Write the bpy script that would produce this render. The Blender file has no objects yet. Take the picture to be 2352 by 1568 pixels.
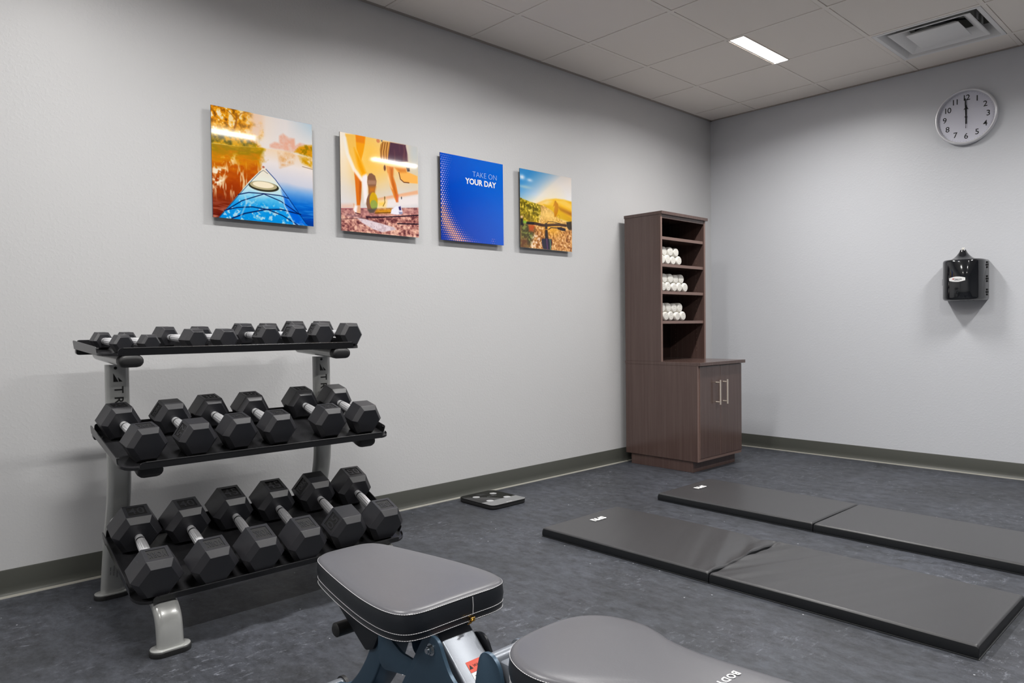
import bpy, bmesh, math, random
import numpy as np
from mathutils import Vector, Matrix
random.seed(7)
PI = math.pi
sc = bpy.context.scene
COL = sc.collection

# ------------------------------------------------------------------ camera
def set_camera():
    yaw, pitch, roll, F = -0.8170584808786407, -0.020913284795953876, -0.011550330201764112, 1649.733
    f = Vector((math.sin(yaw)*math.cos(pitch), math.cos(yaw)*math.cos(pitch), math.sin(pitch)))
    r0 = Vector((math.cos(yaw), -math.sin(yaw), 0)); u0 = r0.cross(f)
    r = r0*math.cos(roll)+u0*math.sin(roll); u = -r0*math.sin(roll)+u0*math.cos(roll)
    cam = bpy.data.cameras.new('camera'); o = bpy.data.objects.new('camera', cam); COL.objects.link(o)
    m = Matrix((r, u, -f)).transposed().to_4x4(); m.translation = Vector((3.38661, -5.57514, 1.02951))
    o.matrix_world = m
    cam.sensor_width = 36; cam.lens = F*36/2352; cam.clip_start = .02
    sc.camera = o
set_camera()

# ------------------------------------------------------------------ world, exposure, lamps
H = 2.7896
sc.view_settings.view_transform = 'Standard'; sc.view_settings.look = 'None'
sc.view_settings.gamma = 1; sc.view_settings.use_curve_mapping = False
sc.view_settings.exposure = -0.13
w = bpy.data.worlds.new('world'); sc.world = w; w.use_nodes = True
w.node_tree.nodes['Background'].inputs[0].default_value = (.75, .87, 1, 1)
w.node_tree.nodes['Background'].inputs[1].default_value = 1.0
GX, GY, S = .4235, .2825, .6096          # ceiling grid offsets and pitch
LIGHTS = [(x, y) for x in (1.085, 3.13) for y in (-1.197, -3.026, -4.855, -7.294)]
LAMP_W = 31.0
def lamp_light(x, y):
    l = bpy.data.lights.new('troffer_light', 'AREA'); l.shape = 'RECTANGLE'; l.size = .095; l.size_y = .575
    l.energy = LAMP_W; l.color = (1, .985, .96); l.spread = math.radians(158)
    o = bpy.data.objects.new('troffer_light', l); COL.objects.link(o); o.location = (x, y, H+.006)
for x, y in LIGHTS: lamp_light(x, y)

# ------------------------------------------------------------------ helpers
def srgb(c):
    return tuple((v/12.92 if v <= .04045 else ((v+.055)/1.055)**2.4) for v in [q/255 for q in c])
def mat(name, col, rough=.5, metal=0, coat=0, spec=.5, bump=None, var=None, coords='Object', emis=None, coatr=.1):
    """col sRGB 0-255; bump=(scale, distance, detail, strength); var=(scale, colour2, lo, hi)"""
    m = bpy.data.materials.new(name); m.use_nodes = True; nt = m.node_tree; b = nt.nodes['Principled BSDF']
    c = (*srgb(col), 1)
    b.inputs['Base Color'].default_value = c; b.inputs['Roughness'].default_value = rough
    b.inputs['Metallic'].default_value = metal; b.inputs['Coat Weight'].default_value = coat
    b.inputs['Coat Roughness'].default_value = coatr
    b.inputs['Specular IOR Level'].default_value = spec
    tc = nt.nodes.new('ShaderNodeTexCoord')
    if var:
        n = nt.nodes.new('ShaderNodeTexNoise'); n.inputs['Scale'].default_value = var[0]; n.inputs['Detail'].default_value = 5
        nt.links.new(tc.outputs[coords], n.inputs['Vector'])
        r = nt.nodes.new('ShaderNodeValToRGB'); r.color_ramp.elements[0].position = var[2]; r.color_ramp.elements[1].position = var[3]
        r.color_ramp.elements[0].color = c; r.color_ramp.elements[1].color = (*srgb(var[1]), 1)
        nt.links.new(n.outputs['Fac'], r.inputs[0]); nt.links.new(r.outputs[0], b.inputs['Base Color'])
    if bump:
        n = nt.nodes.new('ShaderNodeTexNoise'); n.inputs['Scale'].default_value = bump[0]; n.inputs['Detail'].default_value = bump[2]
        nt.links.new(tc.outputs[coords], n.inputs['Vector'])
        bp = nt.nodes.new('ShaderNodeBump'); bp.inputs['Distance'].default_value = bump[1]; bp.inputs['Strength'].default_value = bump[3]
        nt.links.new(n.outputs['Fac'], bp.inputs['Height']); nt.links.new(bp.outputs[0], b.inputs['Normal'])
    if emis:
        b.inputs['Emission Color'].default_value = (1, .98, .95, 1); b.inputs['Emission Strength'].default_value = emis
    return m

def make(name, bm, m, parent=None, smooth=35, mats=None):
    me = bpy.data.meshes.new(name); bmesh.ops.recalc_face_normals(bm, faces=bm.faces); bm.to_mesh(me); bm.free()
    return link(name, me, m, parent, smooth)
def link(name, me, m, parent=None, smooth=35):
    if m: me.materials.append(m)
    if smooth:
        me.polygons.foreach_set('use_smooth', [True]*len(me.polygons)); me.set_sharp_from_angle(angle=math.radians(smooth))
    o = bpy.data.objects.new(name, me); COL.objects.link(o)
    if parent: o.parent = parent
    return o
def tag(o, label=None, cat=None, group=None, kind=None):
    if label: o['label'] = label
    if cat: o['category'] = cat
    if group: o['group'] = group
    if kind: o['kind'] = kind
    return o
def empty(name, loc, label, cat, group=None, rot=None):
    o = bpy.data.objects.new(name, None); COL.objects.link(o); o.location = loc; o.empty_display_size = .05
    if rot: o.rotation_euler = rot
    return tag(o, label, cat, group)
def rel(o, parent):
    """parent a mesh modelled in world coordinates to an empty placed at its thing's base"""
    o.parent = parent; o.matrix_parent_inverse = Matrix.Translation(parent.location).inverted()
    return o
def struct(name, bm, m, label=None, smooth=0, parent=None):
    o = make(name, bm, m, parent, smooth)
    if not parent: tag(o, label, kind='structure')
    return o
def box(bm, x0, x1, y0, y1, z0, z1, bev=0, seg=2, M=None):
    vs = [bm.verts.new(Vector((x, y, z))) for x in (x0, x1) for y in (y0, y1) for z in (z0, z1)]
    fs = [bm.faces.new([vs[i] for i in q]) for q in ((0,1,3,2),(4,6,7,5),(0,4,5,1),(2,3,7,6),(0,2,6,4),(1,5,7,3))]
    if bev:
        es = list({e for f in fs for e in f.edges})
        r = bmesh.ops.bevel(bm, geom=es+vs, offset=bev, segments=seg, affect='EDGES', profile=.5)
        vs = list({v for f in r['faces'] for v in f.verts} | {v for v in vs if v.is_valid})
    if M:
        for v in vs: v.co = M @ v.co
    return bm
def B(): return bmesh.new()
def bx(name, b, m, parent=None, bev=0, smooth=35, seg=2):
    bm = B(); box(bm, *b, bev=bev, seg=seg); o = make(name, bm, m, None, smooth if bev else 0)
    if parent: rel(o, parent)
    return o
def prism(bm, pts, axis, a, b, bev=0):
    """extrude a 2D outline; axis 'x','y','z' is the extrusion axis from a to b"""
    def P(p, t):
        return {'x': (t, p[0], p[1]), 'y': (p[0], t, p[1]), 'z': (p[0], p[1], t)}[axis]
    A = [bm.verts.new(P(p, a)) for p in pts]; Bv = [bm.verts.new(P(p, b)) for p in pts]
    n = len(pts); f1 = bm.faces.new(A); f2 = bm.faces.new(Bv[::-1])
    for i in range(n): bm.faces.new((A[i], A[(i+1) % n], Bv[(i+1) % n], Bv[i]))
    if bev:
        bmesh.ops.bevel(bm, geom=list(f1.edges)+list(f2.edges), offset=bev, segments=2, affect='EDGES', profile=.5)
    return bm
def rounded(pts, r, n=6):
    out = []; N = len(pts)
    for i in range(N):
        p = Vector(pts[i]); a = (Vector(pts[i-1])-p); b = (Vector(pts[(i+1) % N])-p)
        rr = r[i] if isinstance(r, (list, tuple)) else r
        if rr <= 0: out.append(tuple(p)); continue
        d = min(rr, a.length*.49, b.length*.49); A = p+a.normalized()*d; C = p+b.normalized()*d
        for k in range(n+1):
            t = k/n; out.append(tuple(A*(1-t)**2+p*2*t*(1-t)+C*t*t))
    return out
def stadium(L, W, n=8):
    h = L/2-W/2; o = []
    for k in range(n+1): a = -PI/2+PI*k/n; o.append((h+W/2*math.cos(a), W/2*math.sin(a)))
    for k in range(n+1): a = PI/2+PI*k/n; o.append((-h+W/2*math.cos(a), W/2*math.sin(a)))
    return o
def smoothpath(pts, sub=5):
    P = [Vector(p) for p in pts]; out = []
    for i in range(len(P)-1):
        p0 = P[max(i-1, 0)]; p1 = P[i]; p2 = P[i+1]; p3 = P[min(i+2, len(P)-1)]
        for k in range(sub):
            t = k/sub
            out.append(.5*((2*p1)+(p2-p0)*t+(2*p0-5*p1+4*p2-p3)*t*t+(3*p1-p0-3*p2+p3)*t**3))
    return out+[P[-1]]
def sweep_xz(bm, path, sec, y0):
    """path of (x,z); section (along y, along normal)"""
    P = [Vector((p[0], 0, p[1])) for p in path]; rings = []
    for i, p in enumerate(P):
        t = (P[min(i+1, len(P)-1)]-P[max(i-1, 0)]).normalized(); n = Vector((t.z, 0, -t.x))
        rings.append([bm.verts.new(p+Vector((0, y0+a, 0))+n*b) for a, b in sec])
    m = len(sec)
    for i in range(len(rings)-1):
        for k in range(m): bm.faces.new((rings[i][k], rings[i][(k+1) % m], rings[i+1][(k+1) % m], rings[i+1][k]))
    bm.faces.new(rings[0][::-1]); bm.faces.new(rings[-1]); return bm
def tube(bm, pts, r, n=12):
    P = [Vector(p) for p in pts]; rings = []
    up = Vector((0, 0, 1)); t0 = (P[1]-P[0]).normalized()
    if abs(t0.dot(up)) > .95: up = Vector((1, 0, 0))
    for i, p in enumerate(P):
        t = (P[min(i+1, len(P)-1)]-P[max(i-1, 0)]).normalized(); a = t.cross(up).normalized(); b = a.cross(t)
        rr = r[i] if isinstance(r, (list, tuple)) else r
        rings.append([bm.verts.new(p+(a*math.cos(2*PI*k/n)+b*math.sin(2*PI*k/n))*rr) for k in range(n)])
    for i in range(len(rings)-1):
        for k in range(n): bm.faces.new((rings[i][k], rings[i][(k+1) % n], rings[i+1][(k+1) % n], rings[i+1][k]))
    bm.faces.new(rings[0][::-1]); bm.faces.new(rings[-1]); return bm
def cyl(bm, c, axis, r, h0, h1, n=24):
    d = {'x': Vector((1,0,0)), 'y': Vector((0,1,0)), 'z': Vector((0,0,1))}[axis]; c = Vector(c)
    return tube(bm, [c+d*h0, c+d*h1], r, n)
def text_mesh(body, size, extrude=.0004, bold=0, spacing=1.0, align='CENTER'):
    cu = bpy.data.curves.new('txt', 'FONT'); cu.body = body; cu.size = size; cu.extrude = extrude; cu.offset = bold
    cu.space_character = spacing; cu.align_x = align; cu.align_y = 'CENTER'; cu.resolution_u = 3
    o = bpy.data.objects.new('txt', cu); COL.objects.link(o)
    dg = bpy.context.evaluated_depsgraph_get(); me = bpy.data.meshes.new_from_object(o.evaluated_get(dg))
    bpy.data.objects.remove(o); bpy.data.curves.remove(cu); return me
def text(name, body, size, m, parent, loc, d, up, extrude=.0004, bold=0, spacing=1.0, align='CENTER', sx=1, world=True):
    me = text_mesh(body, size, extrude, bold, spacing, align); me.name = name
    d = Vector(d).normalized(); up = Vector(up).normalized(); n = d.cross(up)
    M = Matrix((d*sx, up, n)).transposed().to_4x4(); M.translation = Vector(loc); me.transform(M)
    me.materials.clear(); o = link(name, me, m, None, 0)
    if parent:
        o.parent = parent
        if world: o.matrix_parent_inverse = Matrix.Translation(parent.location).inverted()
    return o

# ------------------------------------------------------------------ materials
def wall_mat(name, col):
    m = mat(name, col, rough=.42, spec=.45); nt = m.node_tree; b = nt.nodes['Principled BSDF']
    tc = nt.nodes['Texture Coordinate']
    n1 = nt.nodes.new('ShaderNodeTexNoise'); n1.inputs['Scale'].default_value = 75; n1.inputs['Detail'].default_value = 4
    n2 = nt.nodes.new('ShaderNodeTexNoise'); n2.inputs['Scale'].default_value = 170; n2.inputs['Detail'].default_value = 2
    r = nt.nodes.new('ShaderNodeValToRGB'); r.color_ramp.elements[0].position = .5; r.color_ramp.elements[1].position = .62
    ad = nt.nodes.new('ShaderNodeMath'); ad.operation = 'MULTIPLY_ADD'; ad.inputs[1].default_value = .35
    for n in (n1, n2): nt.links.new(tc.outputs['Object'], n.inputs['Vector'])
    nt.links.new(n1.outputs['Fac'], r.inputs[0]); nt.links.new(n2.outputs['Fac'], ad.inputs[0]); nt.links.new(r.outputs[0], ad.inputs[2])
    bp = nt.nodes.new('ShaderNodeBump'); bp.inputs['Distance'].default_value = .0007; bp.inputs['Strength'].default_value = .24
    nt.links.new(ad.outputs[0], bp.inputs['Height']); nt.links.new(bp.outputs[0], b.inputs['Normal'])
    return m
M_wall = wall_mat('painted_wall', (203, 203, 204))
M_wall2 = wall_mat('painted_wall_cool_lit', (207, 209, 214))  # brighter, cooler light on the back wall put into its paint colour
M_wall3 = wall_mat('painted_wall_fill_cut', (160, 161, 164))  # unseen wall darkened to reduce fill light on the dumbbell fronts
M_tile = mat('ceiling_tile', (246, 238, 229), .9, bump=(260, .0006, 2, .3))
M_grid = mat('ceiling_grid', (246, 238, 229), .6)
M_angle = mat('wall_angle', (170, 160, 152), .7)
M_base = mat('vinyl_base', (78, 79, 74), .38, bump=(6, .001, 2, .2))
M_toe = mat('base_toe', (150, 148, 140), .45)

def floor_mat():
    m = mat('rubber_floor', (70, 71, 75), .5, spec=.45); nt = m.node_tree; b = nt.nodes['Principled BSDF']; tc = nt.nodes['Texture Coordinate']
    L = nt.links.new
    def noise(s, d, rough=.6, sx=1, sy=1):
        mp = nt.nodes.new('ShaderNodeMapping'); mp.inputs['Scale'].default_value = (sx, sy, 1); L(tc.outputs['Object'], mp.inputs[0])
        n = nt.nodes.new('ShaderNodeTexNoise'); n.inputs['Scale'].default_value = s; n.inputs['Detail'].default_value = d; n.inputs['Roughness'].default_value = rough
        L(mp.outputs[0], n.inputs['Vector']); return n.outputs['Fac']
    def ramp(src, a, b_, c0, c1):
        r = nt.nodes.new('ShaderNodeValToRGB'); r.color_ramp.elements[0].position = a; r.color_ramp.elements[1].position = b_
        r.color_ramp.elements[0].color = (*c0, 1); r.color_ramp.elements[1].color = (*c1, 1); L(src, r.inputs[0]); return r.outputs[0]
    def mix(f, a, b_, mode='MIX'):
        x = nt.nodes.new('ShaderNodeMix'); x.data_type = 'RGBA'; x.blend_type = mode
        if isinstance(f, float): x.inputs[0].default_value = f
        else: L(f, x.inputs[0])
        L(a, x.inputs[6]); L(b_, x.inputs[7]); return x.outputs[2]
    base = ramp(noise(1.6, 5, .6), .3, .7, srgb((49, 51, 55)), srgb((69, 72, 79)))
    fine = ramp(noise(13, 10, .82, 1, 1.6), .35, .75, (.42, .42, .42), (1.75, 1.75, 1.8))
    c = mix(1.0, base, fine, 'MULTIPLY')
    # scuffs
    scuff = ramp(noise(26, 10, .8, 1.5, .7), .54, .70, (0, 0, 0), (1, 1, 1)); patch = ramp(noise(2.2, 3), .45, .62, (0, 0, 0), (.75, .75, .75))
    sc_ = mix(1.0, scuff, patch, 'MULTIPLY')
    lt = nt.nodes.new('ShaderNodeRGB'); lt.outputs[0].default_value = (*srgb((140, 144, 154)), 1)
    c = mix(sc_, c, lt.outputs[0])
    # flecks
    v = nt.nodes.new('ShaderNodeTexVoronoi'); v.inputs['Scale'].default_value = 16; L(tc.outputs['Object'], v.inputs['Vector'])
    fl = ramp(v.outputs['Distance'], .035, .055, (1, 1, 1), (0, 0, 0))
    gt = nt.nodes.new('ShaderNodeSeparateColor'); L(v.outputs['Color'], gt.inputs[0])
    g2 = ramp(gt.outputs[0], .62, .63, (0, 0, 0), (1, 1, 1)); fm = mix(1.0, fl, g2, 'MULTIPLY')
    wh = nt.nodes.new('ShaderNodeRGB'); wh.outputs[0].default_value = (*srgb((175, 177, 182)), 1)
    c = mix(fm, c, wh.outputs[0])
    mp2 = nt.nodes.new('ShaderNodeMapping'); mp2.inputs['Scale'].default_value = (1, 3.4, 1); mp2.inputs['Rotation'].default_value = (0, 0, .5); L(tc.outputs['Object'], mp2.inputs[0])
    v2 = nt.nodes.new('ShaderNodeTexVoronoi'); v2.inputs['Scale'].default_value = 3.2; L(mp2.outputs[0], v2.inputs['Vector'])
    dk = ramp(v2.outputs['Distance'], .03, .07, (1, 1, 1), (0, 0, 0)); g3 = nt.nodes.new('ShaderNodeSeparateColor'); L(v2.outputs['Color'], g3.inputs[0])
    dm = mix(1.0, dk, ramp(g3.outputs[1], .6, .62, (0, 0, 0), (.8, .8, .8)), 'MULTIPLY')
    bl = nt.nodes.new('ShaderNodeRGB'); bl.outputs[0].default_value = (*srgb((34, 34, 36)), 1); c = mix(dm, c, bl.outputs[0])
    L(c, b.inputs['Base Color'])
    rr = ramp(noise(7, 6, .7), .3, .7, (.44,)*3, (.62,)*3); L(rr, b.inputs['Roughness'])
    bp = nt.nodes.new('ShaderNodeBump'); bp.inputs['Distance'].default_value = .0012; bp.inputs['Strength'].default_value = .35
    L(noise(60, 6, .7), bp.inputs['Height']); L(bp.outputs[0], b.inputs['Normal'])
    return m
M_floor = floor_mat()
def wood_mat():
    m = mat('espresso_laminate', (66, 50, 47), .20, spec=.6); nt = m.node_tree; b = nt.nodes['Principled BSDF']; tc = nt.nodes['Texture Coordinate']
    mp = nt.nodes.new('ShaderNodeMapping'); mp.inputs['Scale'].default_value = (26, 26, .9); nt.links.new(tc.outputs['Object'], mp.inputs[0])
    n = nt.nodes.new('ShaderNodeTexNoise'); n.inputs['Scale'].default_value = 2.6; n.inputs['Detail'].default_value = 7; nt.links.new(mp.outputs[0], n.inputs['Vector'])
    r = nt.nodes.new('ShaderNodeValToRGB'); r.color_ramp.elements[0].position = .3; r.color_ramp.elements[1].position = .72
    r.color_ramp.elements[0].color = (*srgb((82, 63, 58)), 1); r.color_ramp.elements[1].color = (*srgb((92, 74, 69)), 1)
    nt.links.new(n.outputs['Fac'], r.inputs[0]); nt.links.new(r.outputs[0], b.inputs['Base Color'])
    bp = nt.nodes.new('ShaderNodeBump'); bp.inputs['Distance'].default_value = .0003; bp.inputs['Strength'].default_value = .08
    nt.links.new(n.outputs['Fac'], bp.inputs['Height']); nt.links.new(bp.outputs[0], b.inputs['Normal']); return m
M_wood = wood_mat()
M_wooddark = mat('back_laminate_shaded', (44, 31, 28), .35)  # shade inside the open hutch put into the back panel colour
M_edge = mat('edge_band', (126, 102, 94), .35)
M_nickel = mat('brushed_nickel', (245, 234, 220), .36, metal=.7)
M_towel = mat('white_terry', (232, 229, 222), .95, bump=(420, .0012, 3, .6))
M_rubber = mat('dumbbell_rubber', (36, 37, 42), .38, spec=.55, bump=(110, .0006, 3, .22), var=(9, (44, 43, 46), .35, .75))
M_label = mat('dumbbell_label', (18, 18, 19), .6, bump=(320, .0006, 2, .5))
M_chrome = mat('chrome', (235, 236, 238), .3, metal=.65)
M_knurl = mat('knurled_chrome', (252, 252, 255), .34, metal=.72, bump=(500, .0005, 1, .4))
M_collar = mat('black_ring', (20, 20, 22), .4)
M_silver = mat('silver_paint', (172, 173, 171), .28, metal=.25, coat=.5)
M_black = mat('black_powdercoat', (38, 38, 40), .26, spec=.5, bump=(350, .0003, 2, .25))
M_blackrub = mat('black_rubber_cap', (34, 34, 35), .48)
M_ink = mat('black_ink', (8, 8, 8), .6)
M_mattop = mat('mat_vinyl', (60, 60, 62), .36, spec=.5, bump=(240, .0005, 3, .3))
M_matside = mat('mat_side_vinyl', (22, 24, 27), .45)
M_white = mat('white_print', (238, 238, 238), .5)
M_pad = mat('bench_vinyl_lit', (88, 88, 93), .34, spec=.5, bump=(300, .0004, 3, .3))  # ceiling reflection on the pad tops put into this lighter colour
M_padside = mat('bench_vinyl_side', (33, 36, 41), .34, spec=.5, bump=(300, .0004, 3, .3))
M_thread = mat('white_thread', (205, 205, 208), .7)
M_slate = mat('slate_powdercoat', (60, 82, 100), .36, metal=.25, spec=.5, bump=(400, .0004, 2, .3))
M_slatelit = mat('slate_powdercoat_lit', (125, 130, 138), .34, metal=.3, bump=(400, .0004, 2, .3))  # slate paint with the light reflected by top faces put into the colour
M_dark = mat('dark_steel', (30, 33, 38), .4, metal=.2)
M_zinc = mat('zinc_bolt', (200, 206, 210), .22, metal=1)
M_brass = mat('brass_zip', (212, 170, 96), .25, metal=1)
M_orange = mat('orange_label', (226, 62, 18), .45)
M_smoke = mat('smoked_black_plastic', (22, 24, 28), .08, spec=.6, coat=.6, coatr=.03)
M_glass = mat('black_glass', (20, 20, 20), .08, spec=.5)
M_greyglass = mat('grey_glass', (120, 121, 122), .12)
M_alu = mat('clock_silver', (222, 222, 226), .28, metal=.35)
M_dial = mat('clock_dial', (214, 214, 226), .5)
M_red = mat('red_print', (196, 30, 50), .5)
M_greyink = mat('grey_print', (110, 110, 112), .6)
M_vent = mat('vent_white', (240, 238, 236), .45)
M_duct = mat('duct_dark', (150, 150, 144), .5)
M_lens = mat('light_lens', (255, 255, 255), .5, emis=26)
M_board = mat('print_edge', (40, 36, 34), .5)

# ------------------------------------------------------------------ room shell
RX, RY = 6.4, -9.0
bm = B(); box(bm, -.12, RX+.12, RY-.12, .12, -.1, 0); struct('floor', bm, M_floor, 'dark grey rubber gym floor with pale scuffs and flecks')
bm = B(); box(bm, -.12, 0, RY, .12, 0, H+.3); struct('wall_left', bm, M_wall, 'pale grey textured wall behind the dumbbell rack and pictures')
bm = B(); box(bm, 0, RX, 0, .12, 0, H+.3); struct('wall_back', bm, M_wall2, 'pale grey textured wall with clock and wipe dispenser')
bm = B(); box(bm, RX, RX+.12, RY, .12, 0, H+.3); struct('wall_right', bm, M_wall3, 'grey wall behind the camera on the right, darkened to cut fill light')
bm = B(); box(bm, 0, RX, RY-.12, RY, 0, H+.3); struct('wall_front', bm, M_wall, 'pale grey wall behind the camera')
bm = B(); box(bm, -.12, RX+.12, RY-.12, .12, H+.3, H+.36)
ceil = struct('ceiling', bm, mat('plenum', (90, 88, 86), .9), 'suspended ceiling of square off-white tiles')

def lip(path, name, m, label):
    pass
def baseboard(side):
    # cove base profile: (distance from wall, height)
    prof = [(0, 0), (.016, 0), (.0155, .003), (.010, .010), (.0065, .020), (.005, .036), (.005, .098), (.003, .104), (0, .104)]
    bm = B()
    if side == 'left': prism(bm, [(p[0], p[1]) for p in prof], 'y', RY, 0)
    if side == 'back': prism(bm, [(-p[0], p[1]) for p in prof], 'x', 0, RX)
    if side == 'right': prism(bm, [(RX-p[0], p[1]) for p in prof], 'y', RY, 0)
    if side == 'front': prism(bm, [(RY+p[0], p[1]) for p in prof], 'x', 0, RX)
    struct('baseboard_'+side, bm, M_base, 'dark olive grey vinyl cove base along the %s wall' % side, smooth=50)
for s in ('left', 'back', 'right', 'front'): baseboard(s)
bm = B(); prism(bm, [(.016, 0), (.029, 0), (.028, .0025), (.016, .006)], 'y', RY, 0); struct('trim_left', bm, M_toe, 'pale strip where the left base meets the rubber floor')
bm = B(); prism(bm, [(-.016, 0), (-.029, 0), (-.028, .0025), (-.016, .006)], 'x', .034, RX); struct('trim_back', bm, M_toe, 'pale strip where the back base meets the rubber floor')

# ceiling grid and tiles
xs = [0]+[GX+S*k for k in range(20) if GX+S*k < RX]+[RX]
ys = [0]+[-(GY+S*k) for k in range(20) if GY+S*k < -RY]+[RY]
bm = B()
for x in xs[1:-1]: box(bm, x-.012, x+.012, RY, 0, H+.0005, H+.03)
for y in ys[1:-1]: box(bm, 0, RX, y-.012, y+.012, H, H+.03)
gr = make('ceiling_grid', bm, M_grid, ceil, 0)
bm = B()
box(bm, 0, .022, RY, 0, H-.002, H+.02); box(bm, RX-.022, RX, RY, 0, H-.002, H+.02)
box(bm, 0, RX, -.022, 0, H-.002, H+.02); box(bm, 0, RX, RY, RY+.022, H-.002, H+.02)
make('wall_angle', bm, M_angle, ceil, 0)
VX0, VX1, VY1, VY0 = GX+2*S, GX+3*S, -GY, -(GY+S)
tile_cache = {}
def tile(x0, x1, y0, y1):
    key = (round(x1-x0, 4), round(y1-y0, 4))
    if key not in tile_cache:
        bm = B(); g = .0135; hx, hy = (x1-x0)/2-g, (y1-y0)/2-g
        prism(bm, [(-hx, -hy), (hx, -hy), (hx, hy), (-hx, hy)], 'z', 0, .016)
        bmesh.ops.bevel(bm, geom=[e for e in bm.edges if all(abs(v.co.z) < 1e-6 for v in e.verts)], offset=.0025, segments=1, affect='EDGES')
        o = make('ceiling_tile', bm, M_tile, ceil, 0); tile_cache[key] = o
    else:
        o = tile_cache[key].copy(); COL.objects.link(o); o.parent = ceil
    o.location = ((x0+x1)/2, (y0+y1)/2, H+.0015+random.uniform(0, .0012))
for i in range(len(xs)-1):
    for j in range(len(ys)-1):
        x0, x1, y1, y0 = xs[i], xs[i+1], ys[j], ys[j+1]
        if abs(x0-VX0) < .01 and abs(y1-VY1) < .01: continue
        hit = [l for l in LIGHTS if x0 < l[0] < x1 and y0 < l[1] < y1]
        if hit:
            lx = hit[0][0]
            if lx-.0585-x0 > .06: tile(x0, lx-.0465, y0, y1)
            tile(lx+.0465, x1, y0, y1)
        else: tile(x0, x1, y0, y1)
lproto = None
names = {(0, 0): 'slim recessed ceiling light glowing white near the back wall'}
for i, (x, y) in enumerate(LIGHTS):
    L = empty('ceiling_light', (x, y, H), None, None)
    bm = B()
    for a in ((-.058, -.052, -.295, .295), (.052, .058, -.295, .295), (-.058, .058, -.3, -.292), (-.058, .058, .292, .3)):
        box(bm, *a, -.002, .012)
    make('frame', bm, M_grid, L, 0)
    bm = B(); box(bm, -.052, .052, -.292, .292, .008, .012); make('lens', bm, M_lens, L, 0)
    tag(L, 'slim recessed ceiling light glowing near the clock wall' if i == 0 else
        'recessed ceiling light outside the picture, %s row, %s from the back' % (('left', 'second', 'third', 'right')[i//4], ('first', 'second', 'third', 'fourth')[i % 4]), 'ceiling light')

# ceiling diffuser
cx, cy = (VX0+VX1)/2, (VY0+VY1)/2
V = empty('air_diffuser', (cx, cy, H), 'square stepped white air diffuser set in the ceiling above the clock', 'vent')
def ring(bm, prof):
    """square rings (half size, z)"""
    R = [[bm.verts.new((sx*h, sy*h, z)) for sx, sy in ((-1,-1),(1,-1),(1,1),(-1,1))] for h, z in prof]
    for i in range(len(R)-1):
        for k in range(4): bm.faces.new((R[i][k], R[i][(k+1) % 4], R[i+1][(k+1) % 4], R[i+1][k]))
    return bm
bm = ring(B(), [(.290, .014), (.290, -.001), (.268, -.001), (.262, .004), (.235, .055), (.225, .075), (.228, .077), (.266, .008), (.270, .014), (.290, .014)]); make('outer_cone', bm, M_vent, V, 30)
bm = ring(B(), [(.222, .004), (.218, .000), (.205, .003), (.150, .052), (.150, .056), (.207, .008), (.222, .004)]); make('middle_cone', bm, M_vent, V, 30)
bm = B(); box(bm, -.142, .142, -.142, .142, -.002, .004, bev=.0018)
R4 = ring(bm, [(.142, .003), (.120, .016), (.120, .018), (.142, .003)]); make('centre_plate', bm, M_vent, V, 30)
bm = ring(B(), [(.230, .070), (.226, .135)]); bm.faces.ensure_lookup_table()
box(bm, -.226, .226, -.226, .226, .135, .14); make('duct', bm, M_duct, V, 0)
bm = B(); cyl(bm, (0, 0, 0), 'z', .12, .105, .1345, 32); tube(bm, [(-.15, .05, .09), (.15, .0, .14)], .006); tube(bm, [(-.1, -.12, .07), (.13, .1, .09)], .007); make('duct_collar', bm, M_ink, V, 30)
for sx in (-1, 1):
    for sy in (-1, 1):
        bm = B(); box(bm, sx*.212-.006, sx*.212+.006, sy*.05-.02, sy*.05+.02, .02, .075); make('bracket', bm, M_silver, V, 0)

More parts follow.
